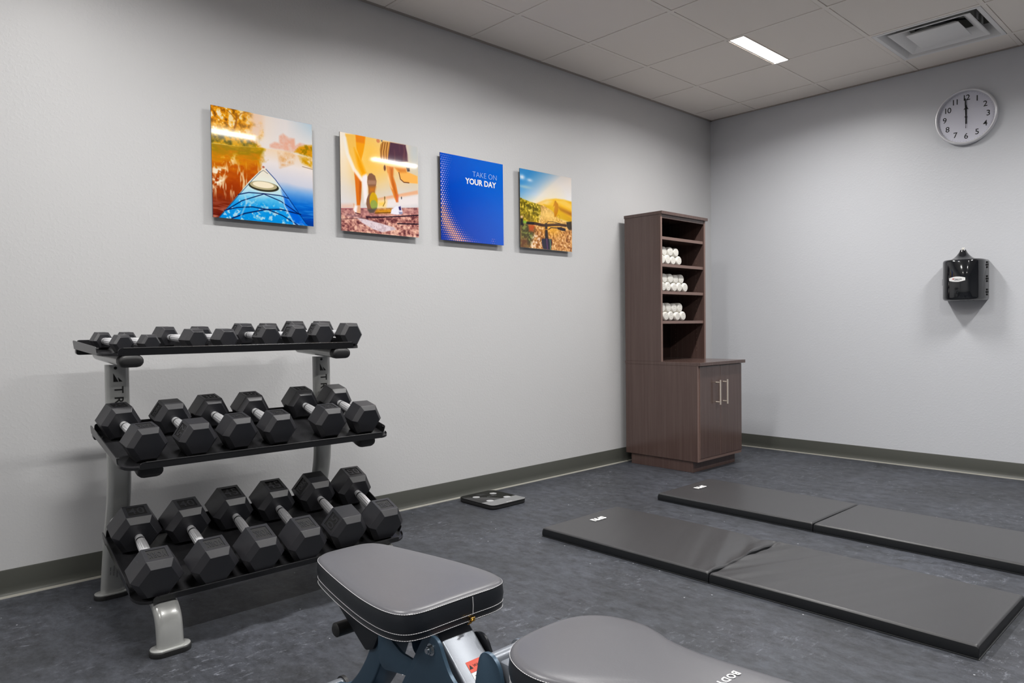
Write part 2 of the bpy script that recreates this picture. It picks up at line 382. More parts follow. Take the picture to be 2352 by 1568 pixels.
# ------------------------------------------------------------------ printed pictures
NP = 448
def homography(src):
    dst = [(0, 0), (1, 0), (1, 1), (0, 1)]; A = []; b = []
    for (x, y), (u, v) in zip(src, dst):
        A.append([x, y, 1, 0, 0, 0, -u*x, -u*y]); b.append(u)
        A.append([0, 0, 0, x, y, 1, -v*x, -v*y]); b.append(v)
    return np.append(np.linalg.solve(np.array(A, float), np.array(b, float)), 1).reshape(3, 3)
class Paint:
    """paints a print in its own flat (u,v) square; shapes are given in sketch coordinates mapped to that square"""
    def __init__(s, quad, seed):
        s.H = homography(quad); s.rng = np.random.default_rng(seed)
        v, u = np.mgrid[0:NP, 0:NP]; s.u = (u+.5)/NP; s.v = (v+.5)/NP; s.img = np.zeros((NP, NP, 3))
    def m(s, pts):
        P = np.c_[np.array(pts, float), np.ones(len(pts))] @ s.H.T; return P[:, :2]/P[:, 2:]
    def fbm(s, fx, fy, octv=4, gain=.55):
        out = np.zeros((NP, NP)); a = 1; t = 0
        for o in range(octv):
            gx, gy = int(fx*2**o)+2, int(fy*2**o)+2; g = s.rng.random((gy+1, gx+1))
            X = s.u*(gx-1e-6-1); Y = s.v*(gy-1e-6-1); xi = X.astype(int); yi = Y.astype(int); fx_ = X-xi; fy_ = Y-yi
            fx_ = fx_*fx_*(3-2*fx_); fy_ = fy_*fy_*(3-2*fy_)
            out += a*((g[yi, xi]*(1-fx_)+g[yi, xi+1]*fx_)*(1-fy_)+(g[yi+1, xi]*(1-fx_)+g[yi+1, xi+1]*fx_)*fy_); t += a; a *= gain
        return out/t
    def mix(s, a, col):
        a = np.clip(a, 0, 1)[..., None]; c = np.array(col, float)/255 if not isinstance(col, np.ndarray) else col
        s.img = s.img*(1-a)+c*a
    def mask(s, pts, soft=.004, raw=False):
        P = np.array(pts, float) if raw else s.m(pts); ins = np.zeros((NP, NP), bool); d = np.full((NP, NP), 9.)
        for i in range(len(P)):
            (x0, y0), (x1, y1) = P[i], P[(i+1) % len(P)]
            c = ((y0 > s.v) != (y1 > s.v)); ins ^= c & (s.u < (x1-x0)*(s.v-y0)/((y1-y0) if y1 != y0 else 1e-9)+x0)
            L = (x1-x0)**2+(y1-y0)**2+1e-12; t = np.clip(((s.u-x0)*(x1-x0)+(s.v-y0)*(y1-y0))/L, 0, 1)
            d = np.minimum(d, np.hypot(s.u-x0-t*(x1-x0), s.v-y0-t*(y1-y0)))
        return np.clip(.5+np.where(ins, d, -d)/soft/2, 0, 1)
    def poly(s, pts, col, soft=.004, a=1): s.mix(s.mask(pts, soft)*a, col)
    def line(s, pts, wd, col, a=1, soft=.002):
        P = s.m(pts); d = np.full((NP, NP), 9.)
        for i in range(len(P)-1):
            (x0, y0), (x1, y1) = P[i], P[i+1]; L = (x1-x0)**2+(y1-y0)**2+1e-12
            t = np.clip(((s.u-x0)*(x1-x0)+(s.v-y0)*(y1-y0))/L, 0, 1); d = np.minimum(d, np.hypot(s.u-x0-t*(x1-x0), s.v-y0-t*(y1-y0)))
        s.mix(np.clip((wd-d)/soft+.5, 0, 1)*a, col)
    def blob(s, c, rx, ry, col, a=1, p=1.0):
        P = s.m([c])[0]; d = ((s.u-P[0])/rx)**2+((s.v-P[1])/ry)**2; s.mix(np.exp(-d*p)*a, col)
    def ell(s, c, rx, ry, col, a=1):
        P = s.m([c])[0]; d = np.sqrt(((s.u-P[0])/rx)**2+((s.v-P[1])/ry)**2); s.mix(np.clip((1-d)*rx*120+.5, 0, 1)*a, col)
    def ramp(s, t, stops):
        xs_ = [q[0] for q in stops]; return np.stack([np.interp(t, xs_, [q[1][k]/255 for q in stops]) for k in range(3)], -1)
    def material(s, name, k=1.16):
        g = s.img.mean(-1, keepdims=True); s.img = np.clip(.5+(g+(s.img-g)*k-.5)*(1+(k-1)*.5), 0, 1)
        im = bpy.data.images.new(name, NP, NP); px = np.ones((NP, NP, 4), np.float32); px[..., :3] = np.clip(s.img[::-1], 0, 1)
        im.pixels.foreach_set(px.ravel()); im.pack()
        m = bpy.data.materials.new(name); m.use_nodes = True; nt = m.node_tree; b = nt.nodes['Principled BSDF']
        t = nt.nodes.new('ShaderNodeTexImage'); t.image = im; t.interpolation = 'Cubic'; nt.links.new(t.outputs[0], b.inputs['Base Color'])
        b.inputs['Roughness'].default_value = .05; b.inputs['Specular IOR Level'].default_value = .55; return m

def paint_kayak():
    p = Paint([(110, 133), (1185, 352), (1207, 1428), (145, 1320)], 3); u, v = p.u, p.v
    # sky, right part pale, blue at the right edge
    p.img[:] = np.array([232, 226, 224])/255
    p.mix(np.clip((u-.72)*2.4, 0, 1)*np.clip(1-v*4.2, 0, 1)*.8, (150, 190, 214))
    p.blob((600, 320), .14, .2, (236, 214, 196), .6)
    n = p.fbm(9, 9, 5); n2 = p.fbm(28, 28, 3)
    # foliage upper left
    fo = np.clip((.47-u+(n-.5)*.28)*9, 0, 1)*(v < .335)
    tree = p.ramp(n2, [(.25, (132, 84, 8)), (.42, (196, 128, 16)), (.55, (226, 164, 40)), (.72, (244, 206, 130))]); p.mix(fo, tree)
    p.mix(np.clip((n2-.56)*9, 0, 1)*np.clip(.42-u, 0, 1)*2.5*(v < .2), (238, 226, 205))
    p.mix(np.clip((u-.28)*4, 0, 1)*np.clip((.52-u)*8, 0, 1)*(v < .2)*.7, (222, 160, 118))
    p.blob((215, 400), .30, .05, (250, 238, 214), .55)
    p.line([(365, 380), (385, 300), (380, 230)], .008, (150, 92, 30), .8); p.line([(380, 300), (330, 235), (280, 190)], .005, (160, 100, 30), .7); p.line([(385, 290), (430, 230), (500, 210)], .005, (166, 104, 38), .7)
    # bank on the left
    bk = p.ramp(n2, [(.3, (96, 88, 4)), (.5, (150, 126, 8)), (.7, (206, 160, 22))]); p.mix(p.mask([(110, 430), (330, 450), (480, 500), (600, 560), (600, 600), (400, 575), (110, 540)], .01), bk)
    # distant trees
    q = p.mask([(740, 560), (790, 535), (840, 545), (840, 470), (880, 445), (940, 490), (1000, 500), (1010, 570), (1060, 545), (1110, 560), (1000, 640), (850, 615), (740, 590)], .012)
    p.mix(q*np.clip(.35+n2, 0, 1), (226, 178, 158)); p.poly([(1000, 640), (1050, 585), (1120, 570), (1188, 572), (1195, 705), (1100, 670)], (206, 148, 30), .012)
    p.mix(p.mask([(1000, 640), (1050, 585), (1120, 570), (1188, 572), (1195, 705), (1100, 670)], .01)*np.clip((n2-.45)*5, 0, 1), (150, 122, 10))
    # water
    wat = p.mask([(110, 540), (400, 575), (640, 592), (860, 620), (1195, 712), (1210, 1430), (145, 1322)], .006)
    c = p.ramp(v-.06*u+.02*(n-.5), [(.28, (236, 214, 190)), (.40, (232, 224, 222)), (.56, (206, 208, 220)), (.64, (120, 165, 214)), (.75, (20, 104, 192)), (.88, (4, 72, 158)), (1, (10, 46, 104))])
    p.mix(wat, c)
    lm = np.clip((.53-u-.0*(v)+(n-.5)*.24)*12, 0, 1)*wat
    c = p.ramp(v+(p.fbm(14, 30, 3)-.5)*.16, [(.28, (206, 158, 20)), (.36, (150, 124, 6)), (.45, (196, 128, 10)), (.55, (178, 92, 14)), (.7, (150, 62, 16)), (.85, (126, 52, 28)), (1, (92, 30, 24))]); p.mix(lm, c)
    st = p.fbm(40, 8, 3); p.mix(lm*np.clip((st-.58)*8, 0, 1)*np.clip((v-.44)*8, 0, 1)*np.clip((.86-v)*8, 0, 1)*.8, (232, 208, 170))
    p.mix(lm*p.mask([(130, 790), (290, 800), (290, 880), (240, 960), (135, 1040)], .02)*np.clip((n2-.42)*6, 0, 1), (238, 226, 204)); p.mix(lm*p.mask([(240, 700), (380, 670), (380, 760), (250, 790)], .03)*np.clip((n2-.45)*6, 0, 1)*.8, (240, 222, 180))
    p.mix(lm*np.clip((p.fbm(7, 60, 3)-.5)*6, 0, 1)*np.clip((v-.8)*6, 0, 1)*.6, (216, 150, 130))
    p.mix(p.mask([(830, 640), (1010, 640), (990, 760), (850, 800)], .02)*np.clip(n2*1.4-.2, 0, 1), (214, 160, 100)); p.mix(p.mask([(1040, 680), (1190, 710), (1193, 810), (1080, 760)], .015)*np.clip(n2*1.8-.2, 0, 1), (200, 150, 24)); p.line([(1085, 795), (1192, 825)], .003, (120, 90, 60), .7)
    p.mix(wat*np.clip((p.fbm(6, 70, 2)-.55)*5, 0, 1)*np.clip((v-.74)*8, 0, 1)*np.clip((u-.7)*6, 0, 1)*.35, (120, 190, 236))
    # kayak
    hull = [(673, 800), (640, 835), (590, 880), (520, 950), (430, 1065), (340, 1170), (270, 1250), (205, 1326), (700, 1380), (1148, 1422), (1085, 1345), (1010, 1245), (930, 1125), (860, 1010), (790, 920), (735, 850), (700, 810)]
    km = p.mask(hull, .004); c = p.ramp(v+(n-.5)*.08, [(.48, (234, 224, 210)), (.6, (230, 232, 222)), (.72, (196, 224, 232)), (.79, (112, 190, 226)), (.86, (44, 152, 214)), (1, (24, 140, 208))]); p.mix(km, c)
    p.mix(km*np.clip((n2-.52)*9, 0, 1)*np.clip((v-.72)*6, 0, 1)*.75, (214, 230, 232)); p.mix(km*np.clip((n-.5)*5, 0, 1)*np.clip((v-.76)*8, 0, 1)*np.clip((u-.3)*5, 0, 1)*np.clip((.7-u)*5, 0, 1), (0, 140, 206))
    p.mix(km*p.mask([(870, 1040), (935, 1130), (1085, 1345), (1150, 1425), (1010, 1400), (900, 1200)], .02)*.8, (16, 92, 200))
    p.line([(640, 850), (560, 930), (430, 1075), (215, 1320)], .003, (40, 60, 90), .7); p.line([(700, 820), (800, 930), (950, 1140), (1130, 1400)], .004, (24, 54, 120), .8); p.line([(632, 856), (672, 832), (720, 868)], .0025, (60, 60, 50), .6)
    p.ell((673, 798), .012, .01, (176, 110, 90)); p.ell((680, 1003), .150, .048, (54, 52, 40)); p.ell((676, 992), .135, .040, (178, 168, 136)); p.ell((674, 985), .105, .029, (240, 230, 206))
    for L, wd in (([(410, 1085), (520, 1065), (680, 1078), (850, 1100), (940, 1130)], .0045), ([(290, 1245), (450, 1150), (680, 1082), (860, 1160), (1060, 1300)], .0045), ([(265, 1250), (400, 1222), (560, 1216), (720, 1245), (880, 1310), (1040, 1412)], .005), ([(345, 1335), (480, 1285), (700, 1245), (860, 1245), (1070, 1300)], .006)): p.line(L, wd, (16, 34, 84), .9)
    p.line([(480, 1100), (500, 1170), (440, 1310)], .008, (180, 210, 226), .5); p.line([(880, 1120), (900, 1210), (1000, 1400)], .007, (214, 226, 236), .6)
    p.mix(np.clip((1-np.hypot((u-.42), (v-.03)*.8)/.25), 0, 1)*.25, (255, 240, 220)); return p.material('kayak_print')

def paint_runners():
    p = Paint([(108, 112), (1118, 325), (1142, 1478), (150, 1385)], 5); u, v = p.u, p.v; n = p.fbm(8, 8, 4); n2 = p.fbm(34, 40, 3)
    p.img[:] = p.ramp(v, [(0, (228, 206, 178)), (.3, (226, 198, 150)), (.55, (212, 206, 202)), (.8, (214, 214, 222))])
    p.blob((480, 420), .28, .35, (240, 190, 78), .75); p.blob((150, 130), .12, .5, (246, 240, 236), .9); p.blob((1080, 400), .14, .3, (176, 190, 204), .7); p.blob((260, 300), .1, .2, (248, 226, 190), .6)
    p.poly([(560, 985), (1120, 880), (1130, 930), (700, 1000), (560, 1020)], (222, 172, 138), .008, .9); p.poly([(600, 1010), (1130, 935), (1132, 1060), (600, 1110)], (234, 226, 226), .02, .7)
    p.poly([(600, 1010), (720, 1010), (710, 1090), (620, 1090)], (240, 190, 60), .03, .7)
    p.poly([(140, 1050), (300, 1045), (300, 1100), (140, 1110)], (226, 186, 166), .02, .7)
    tr = p.mask([(140, 1105), (500, 1108), (1135, 1100), (1145, 1480), (150, 1388)], .006)
    c = p.ramp(n2*.75+p.fbm(5, 30, 3)*.35-.05*(v < .87), [(.3, (96, 58, 62)), (.45, (150, 102, 98)), (.58, (196, 150, 138)), (.75, (226, 190, 172))]); p.mix(tr, c)
    p.poly([(140, 1105), (700, 1120), (1135, 1110), (1136, 1185), (500, 1215), (145, 1160)], (178, 132, 132), .02, .55); p.poly([(580, 1120), (790, 1110), (790, 1165), (590, 1165)], (196, 140, 24), .02, .8)
    for L, wd, c_ in (([(470, 1215), (760, 1216), (1136, 1195)], .006, (30, 20, 34)), ([(150, 1240), (420, 1232), (700, 1225)], .003, (70, 44, 50)), ([(870, 1300), (1138, 1308)], .006, (20, 14, 30)), ([(140, 1108), (480, 1105)], .003, (150, 70, 80)), ([(580, 1165), (780, 1160)], .004, (90, 60, 20))): p.line(L, wd, c_, .9)
    lm = p.mask([(350, 1225), (470, 1245), (820, 1345), (850, 1375), (680, 1408), (560, 1370), (420, 1290)], .006); p.mix(lm*.92, (226, 216, 222)); p.mix(lm*np.clip((n2-.5)*6, 0, 1)*.35, (150, 120, 130)); p.mix(p.mask([(180, 1180), (330, 1185), (430, 1230), (250, 1215)], .02)*.4, (240, 220, 220))
    # left runner: standing leg (far) and lifted leg crossing
    p.poly([(300, 600), (330, 600), (395, 740), (402, 800), (395, 980), (385, 1070), (345, 1070), (330, 900), (318, 760)], (206, 118, 44), .005)
    p.poly([(375, 720), (402, 760), (396, 980), (385, 1065), (372, 900)], (166, 84, 34), .01, .7)
    p.poly([(300, 1040), (345, 1060), (392, 1068), (393, 1180), (330, 1176), (300, 1130)], (214, 170, 140), .006); p.poly([(322, 1050), (352, 1080), (340, 1180), (300, 1120)], (240, 236, 238), .01); p.line([(328, 1162), (392, 1178)], .005, (80, 40, 50))
    p.poly([(310, 155), (442, 182), (438, 270), (420, 380), (388, 510), (360, 500), (318, 330)], (232, 160, 34), .005); p.poly([(310, 155), (442, 182), (430, 270), (320, 250)], (222, 132, 40), .01, .8)
    p.poly([(180, 140), (312, 158), (330, 340), (388, 480), (430, 570), (460, 662), (420, 690), (400, 742), (330, 660), (260, 520), (200, 330)], (242, 192, 104), .006)
    p.poly([(300, 330), (388, 480), (460, 660), (410, 690), (350, 560)], (228, 160, 22), .02, .95); p.line([(175, 200), (215, 400), (300, 600), (400, 735)], .02, (248, 238, 230), .9, .02); p.poly([(410, 690), (462, 664), (478, 700), (480, 1010), (440, 1040), (405, 760)], (240, 232, 232), .012)
    p.poly([(478, 700), (498, 660), (530, 655), (575, 690), (594, 760), (590, 800), (574, 880), (575, 925), (608, 985), (610, 1050), (592, 1120), (560, 1160), (520, 1163), (488, 1130), (466, 1050), (470, 990), (495, 920), (492, 850), (475, 770)], (132, 98, 78), .004)
    p.poly([(500, 830), (585, 830), (574, 900), (500, 910)], (190, 120, 50), .02, .9); p.ell((560, 1010), .052, .09, (206, 170, 40), .85); p.ell((565, 1060), .045, .05, (140, 158, 90), .9); p.poly([(478, 745), (592, 750), (588, 800), (480, 800)], (176, 140, 118), .01, .7); p.poly([(478, 1118), (604, 1100), (560, 1160), (510, 1162)], (84, 80, 80), .01, .8)
    # right runner
    p.poly([(640, 290), (665, 250), (765, 262), (750, 490), (640, 470), (632, 350)], (178, 126, 66), .006); 
    for k in range(6): p.line([(670+k*15, 262), (650+k*16, 380), (655+k*16, 480)], .0035, (228, 186, 120) if k % 2 else (110, 70, 40), .8)
    p.poly([(765, 260), (965, 298), (990, 420), (996, 510), (880, 520), (735, 490)], (84, 58, 72), .005); p.mix(p.mask([(765, 260), (965, 298), (990, 420), (996, 510), (880, 520), (735, 490)], .005)*np.clip((p.fbm(30, 6, 2)-.5)*4, 0, 1)*.4, (130, 92, 90)); p.line([(965, 310), (985, 400), (990, 500)], .004, (190, 170, 160), .6)
    p.ell((608, 240), .022, .02, (206, 140, 100)); p.ell((655, 240), .008, .008, (80, 90, 110))
    p.poly([(715, 560), (808, 580), (806, 700), (845, 800), (872, 940), (872, 1022), (850, 1030), (820, 960), (770, 830), (745, 720)], (218, 150, 84), .005); p.poly([(765, 590), (806, 590), (804, 700), (868, 940), (868, 1020), (835, 960), (790, 800)], (176, 92, 34), .02, .85); p.poly([(740, 660), (775, 780), (800, 860), (775, 830), (742, 720)], (246, 226, 190), .01, .8); p.poly([(845, 920), (874, 940), (874, 1022), (852, 1028)], (206, 110, 90), .01, .7)
    p.poly([(825, 585), (975, 600), (980, 640), (1050, 670), (1118, 700), (1122, 795), (1010, 785), (940, 775), (900, 730), (880, 660)], (232, 176, 100), .005); p.poly([(825, 585), (975, 600), (975, 650), (890, 650)], (196, 124, 50), .015, .9); p.line([(880, 650), (900, 735), (945, 775), (1010, 783)], .006, (90, 50, 30), .8); p.poly([(975, 590), (1015, 595), (1020, 635), (990, 640)], (70, 54, 50), .005); p.ell((698, 590), .014, .03, (110, 70, 50))
    p.poly([(790, 1120), (845, 1080), (905, 1075), (935, 1160), (925, 1180), (860, 1188), (780, 1175)], (232, 230, 238), .005); p.poly([(880, 1090), (905, 1080), (915, 1130), (890, 1130)], (50, 40, 90), .006); p.poly([(885, 1150), (935, 1155), (925, 1180), (890, 1182)], (120, 120, 150), .006, .8)
    p.line([(700, 990), (706, 1030), (682, 1078)], .005, (130, 104, 50), .8); p.ell((702, 972), .007, .014, (110, 90, 40)); p.ell((916, 975), .006, .012, (40, 40, 44)); return p.material('runners_print')

def paint_blue():
    p = Paint([(0, 0), (1, 0), (1, 1), (0, 1)], 1); u, v = p.u, p.v
    p.img[:] = p.ramp(u*.55+(1-v)*.45, [(0, (2, 48, 156)), (.35, (0, 68, 186)), (.7, (0, 92, 210)), (1, (2, 106, 220))])
    cx_, cy_ = .70, .40
    N = 34; pitch = 1/N; k = np.arange(-2, 2*N+4)
    for row in range(-1, int(N*1.16)+2):
        for c in range(-1, N+1):
            x = (c+.5*(row % 2))*pitch; y = row*pitch*.86
            d = math.hypot((x-cx_), (y-cy_)); ang = math.atan2(y-cy_, x-cx_) % (2*PI); a = abs(ang-2.42)
            r = .0118*math.exp(-((d-.725)/.115)**2)*max(0, 1-(a/(1.5 if ang > 2.42 else 1.25))**2)**.9
            if math.hypot(x-1.1, y-1.1) < .36 and y > .93: r = max(r, .0045*max(0, 1-abs(x-.82)*12))
            if r < .0016 or x < .003: continue
            t = min(1, max(0, (y-.30)/.6)); col = (250*1, 178+40*(1-t), 120+110*(1-t)) if y < .6 else (248, 176-20*(x), 112+50*x)
            i0, i1 = int(max(0, (y-r-.01)*NP)), int(min(NP, (y+r+.01)*NP)); j0, j1 = int(max(0, (x-r-.01)*NP)), int(min(NP, (x+r+.01)*NP))
            if i1 <= i0 or j1 <= j0: continue
            dd = np.hypot(p.u[i0:i1, j0:j1]-x, p.v[i0:i1, j0:j1]-y); al = np.clip((r-dd)/.003+.5, 0, 1)[..., None]
            p.img[i0:i1, j0:j1] = p.img[i0:i1, j0:j1]*(1-al)+np.array(col)/255*al
    return p.material('blue_print', 1.0)

def paint_bike():
    p = Paint([(165, 103), (1013, 262), (1040, 1480), (190, 1410)], 9); u, v = p.u, p.v; n = p.fbm(8, 8, 4); n2 = p.fbm(36, 36, 3)
    p.img[:] = p.ramp(v, [(0, (224, 214, 206)), (.3, (232, 230, 230)), (.45, (240, 228, 196))])
    p.mix(np.clip(1-(u*1.25+v*1.7), 0, 1)*1.4, (64, 140, 196)); p.mix(np.clip(1-(u*.9+v*2.2), 0, 1)*.3, (96, 150, 196)); p.blob((205, 250), .05, .03, (240, 240, 244), .9); p.blob((330, 300), .05, .02, (236, 238, 242), .7); p.blob((250, 410), .12, .02, (214, 220, 206), .5)
    g = p.ramp(n2, [(.3, (96, 84, 8)), (.45, (142, 128, 28)), (.6, (196, 172, 60)), (.75, (226, 204, 110))])
    # right hills
    p.poly([(430, 690), (600, 620), (760, 600), (880, 615), (1022, 650), (1035, 1000), (560, 760)], (226, 176, 44), .012); p.poly([(450, 690), (620, 610), (700, 640), (620, 720)], (244, 214, 170), .03, .8); p.poly([(760, 640), (860, 700), (1025, 790), (1026, 700), (900, 620)], (238, 200, 110), .02, .8); p.poly([(760, 700), (1026, 830), (1028, 890), (840, 810)], (156, 98, 16), .02, .85); p.poly([(560, 700), (700, 720), (880, 830), (1028, 920), (1032, 1000), (800, 930)], (198, 156, 12), .015, .85)
    # left bank
    mk = p.mask([(172, 585), (300, 640), (420, 680), (540, 720), (530, 790), (520, 880), (490, 1010), (178, 1000)], .006); p.mix(mk, g); p.mix(mk*np.clip((p.fbm(12, 30, 3)-.5)*6, 0, 1)*.6, (72, 66, 14)); p.mix(mk*np.clip((v-.5)*4, 0, 1)*.5, (206, 164, 40))
    # trail
    gr_ = p.mask([(515, 725), (560, 715), (700, 800), (830, 950), (1035, 1000), (1040, 1482), (190, 1412), (185, 1010), (490, 1000), (520, 860)], .008)
    c = p.ramp(n2*.8+p.fbm(60, 60, 1)*.3, [(.3, (120, 74, 38)), (.5, (176, 124, 74)), (.65, (210, 160, 104)), (.85, (236, 208, 170))]); p.mix(gr_, c); p.mix(gr_*np.clip(1-np.abs(v-.55)*5, 0, 1)*.8, (238, 206, 130)); p.blob((700, 1100), .18, .1, (228, 172, 66), .8)
    p.poly([(185, 1000), (300, 1010), (420, 1100), (400, 1250), (330, 1420), (190, 1412)], (62, 66, 42), .03, .85); p.mix(p.mask([(185, 1000), (300, 1010), (420, 1100), (400, 1250), (330, 1420), (190, 1412)], .03)*np.clip((n2-.5)*7, 0, 1), (128, 132, 74)); p.poly([(315, 1030), (420, 1040), (400, 1150), (330, 1140)], (180, 86, 40), .02, .9); p.poly([(190, 1240), (300, 1260), (330, 1420), (190, 1412)], (120, 70, 50), .03, .6)
    p.mix(p.mask([(400, 1150), (560, 1100), (580, 1430), (340, 1420)], .03)*np.clip((n2-.52)*8, 0, 1)*.7, (238, 222, 206))
    for k in range(5): p.blob((505-(k % 2)*12, 890+k*26), .012, .008, (246, 224, 170), .9)
    # rider
    p.poly([(745, 640), (760, 640), (800, 690), (805, 790), (780, 870), (770, 905), (740, 900), (735, 800), (745, 720), (715, 740)], (168, 100, 8), .008, 1); p.ell((757, 650), .012, .013, (150, 92, 20), 1)
    for a in range(0, 360, 20):
        pass
    P = [(806+26*math.cos(t), 925+55*math.sin(t)) for t in np.linspace(0, 2*PI, 22)]; p.line(P, .005, (176, 126, 30), .9)
    # handlebar
    p.line([(300, 1005), (430, 1015), (540, 1040), (600, 1045), (700, 1035), (830, 1030), (930, 1045)], .018, (66, 46, 36)); p.line([(290, 1008), (400, 1012)], .014, (28, 26, 30)); p.poly([(185, 930), (225, 930), (235, 1050), (186, 1040)], (24, 22, 28), .01); p.blob((205, 905), .025, .02, (226, 190, 180), 1, 1.5); p.blob((255, 990), .04, .022, (128, 178, 70), 1, 1.5)
    p.poly([(940, 985), (1025, 975), (1032, 1110), (985, 1120), (945, 1060)], (58, 50, 40), .008); p.line([(610, 1020), (640, 980), (720, 985), (830, 1010)], .004, (60, 46, 30)); p.line([(650, 1110), (690, 1080), (790, 1085), (860, 1110), (920, 1125)], .006, (44, 34, 34)); p.poly([(790, 1075), (850, 1070), (930, 1100), (925, 1135), (870, 1130), (800, 1105)], (40, 30, 36), .006)
    p.poly([(585, 1010), (625, 1005), (632, 1120), (640, 1200), (650, 1300), (590, 1290), (592, 1120)], (52, 42, 40), .006); p.poly([(535, 1270), (580, 1262), (700, 1270), (705, 1340), (690, 1450), (560, 1435), (538, 1330)], (50, 48, 62), .006); p.line([(620, 1265), (635, 1445)], .005, (120, 70, 120)); p.line([(672, 1270), (685, 1445)], .004, (150, 190, 140)); p.line([(600, 1110), (625, 1112)], .008, (140, 100, 50))
    p.mix(np.clip(1-np.hypot(u-.62, v-.42)/.35, 0, 1)*.35, (255, 220, 130)); return p.material('cyclist_print')

def picture(y0, y1, z0, z1, m, label, bend=0):
    yc = (y0+y1)/2; P = empty('wall_print', (0, yc, z0), label, 'picture', 'square glossy prints in a row on the left wall')
    bm = B(); box(bm, .0, .024, y0+.07, y1-.07, z0+.07, z1-.07); rel(make('hanging_frame', bm, M_board, None, 0), P)
    bm = B(); box(bm, .024, .0285, y0, y1, z0, z1); rel(make('backing_board', bm, M_board, None, 0), P)
    bm = B(); uv = bm.loops.layers.uv.new('UVMap'); n = 12; V_ = {}
    for i in range(n+1):
        for j in range(n+1):
            a, b = i/n, j/n; dx = bend*(math.sin(PI*a)*.6+math.sin(PI*b)*.5+.25*math.sin(2*PI*a+2*b))
            V_[i, j] = bm.verts.new((.0290+dx, y0+(y1-y0)*a, z0+(z1-z0)*b))
    for i in range(n):
        for j in range(n):
            f = bm.faces.new((V_[i, j], V_[i+1, j], V_[i+1, j+1], V_[i, j+1]))
            for l, (a, b) in zip(f.loops, ((i, j), (i+1, j), (i+1, j+1), (i, j+1))): l[uv].uv = (a/n, b/n)
    rel(make('printed_face', bm, m, None, 60), P)
    return P
P1 = picture(-4.303, -3.798, 1.549, 2.063, paint_kayak(), 'glossy print of a blue kayak bow on an autumn lake')
P2 = picture(-3.640, -3.143, 1.542, 2.057, paint_runners(), 'glossy print of two runners\' legs on a track')
P3 = picture(-2.984, -2.486, 1.543, 2.053, paint_blue(), 'plain blue print with white words and orange dots')
P4 = picture(-2.338, -1.841, 1.542, 2.052, paint_bike(), 'glossy print of handlebars and a cyclist on a trail')
text('thin_lettering', 'TAKE ON', .0470, mat('pale_blue_print', (170, 200, 236), .4), P3, (.0302, -2.638, 1.958), (0, 1, 0), (0, 0, 1), .0001, -.0009, 1.0, sx=1.0)
text('bold_lettering', 'YOUR DAY', .0485, M_white, P3, (.0302, -2.671, 1.910), (0, 1, 0), (0, 0, 1), .0001, .0013, 1.0, sx=1.0)

# ------------------------------------------------------------------ dumbbell rack
YA, YB = -4.82, -3.985
R0 = empty('dumbbell_rack', (.6, -4.40, 0), 'three-tier dumbbell rack with silver frames and black sloping trays', 'dumbbell rack')
SEC = stadium(.082, .042, 7)
def frame(y, first):
    col = smoothpath([(.295, .012), (.325, .13), (.365, .26), (.405, .37), (.427, .47), (.430, .62), (.430, .80), (.430, .905)], 4)
    bm = sweep_xz(B(), col, SEC, y); rel(make('upright', bm, M_silver, None, 50), R0)
    leg = smoothpath([(.965, .012), (.960, .07), (.944, .115), (.905, .146), (.83, .176), (.70, .228), (.55, .288), (.452, .327)], 5)
    bm = sweep_xz(B(), leg, SEC, y); o = rel(make('front_leg', bm, M_silver, None, 50), R0)
    for cx_ in (.295, .965):
        bm = B(); prism(bm, [(cx_+b, y+a) for a, b in stadium(.122, .068, 10)], 'z', .016, .021, bev=.0015); f = rel(make('foot_plate', bm, M_silver, None, 40), R0)
        bm = B(); prism(bm, [(cx_+b, y+a) for a, b in stadium(.127, .072, 10)], 'z', 0, .016, bev=.002); rel(make('rubber_foot', bm, M_blackrub, None, 40), R0)
    for path in ([(.262, .940), (.585, .923)], [(.335, .668), (.775, .565)]):
        bm = sweep_xz(B(), path, SEC, y); rel(make('support_arm', bm, M_silver, None, 50), R0)
        a, b = Vector(path[0]), Vector(path[1]); d = (b-a).normalized(); cap = []
        for t, s_ in ((0, 1.06), (.018, 1.08), (.030, 1.0), (.036, .8), (.038, .4)): cap.append((b+d*t, s_))
        bm = B(); rings = []; nrm = Vector((d.y, -d.x))
        for c, s_ in cap: rings.append([bm.verts.new((c.x+nrm.x*q[1]*s_, y+(q[0])*(1-(1-s_)*.5), c.y+nrm.y*q[1]*s_)) for q in SEC])
        for i in range(len(rings)-1):
            for k in range(len(SEC)): bm.faces.new((rings[i][k], rings[i][(k+1) % len(SEC)], rings[i+1][(k+1) % len(SEC)], rings[i+1][k]))
        bm.faces.new(rings[0][::-1]); bm.faces.new(rings[-1]); rel(make('arm_cap', bm, M_blackrub, None, 50), R0)
    # printed mark on the upright
    xs_ = .4513
    bm = B(); prism(bm, [(y-.018, .874), (y-.018, .842), (y-.001, .842)], 'x', xs_, xs_+.0004); prism(bm, [(y-.003, .859), (y+.001, .842), (y+.013, .842)], 'x', xs_, xs_+.0004)
    prism(bm, [(y-.010+.006*math.cos(a), .893+.006*math.sin(a)) for a in [k*PI/4 for k in range(8)]], 'x', xs_, xs_+.0004); rel(make('printed_mark', bm, M_ink, None, 0), R0)
    for i, ch in enumerate('TRUE'): text('printed_letter', ch, .043, M_ink, R0, (xs_+.0004, y-.0015, .812-i*.0375), (0, 0, -1), (0, 1, 0), .0002, .0006)
for y in (YA, YB): frame(y, True)
for k, t_ in enumerate(('TRUE', 'Made in China', 'Model and serial', 'Keep clear of feet')[:1]): pass
TRAYS = [(.613, .9455, 3.06), (.833, .5752, 13.39), (.94, .1632, 21.74)]
YL, YR = -4.915, -3.885
DEP = .392
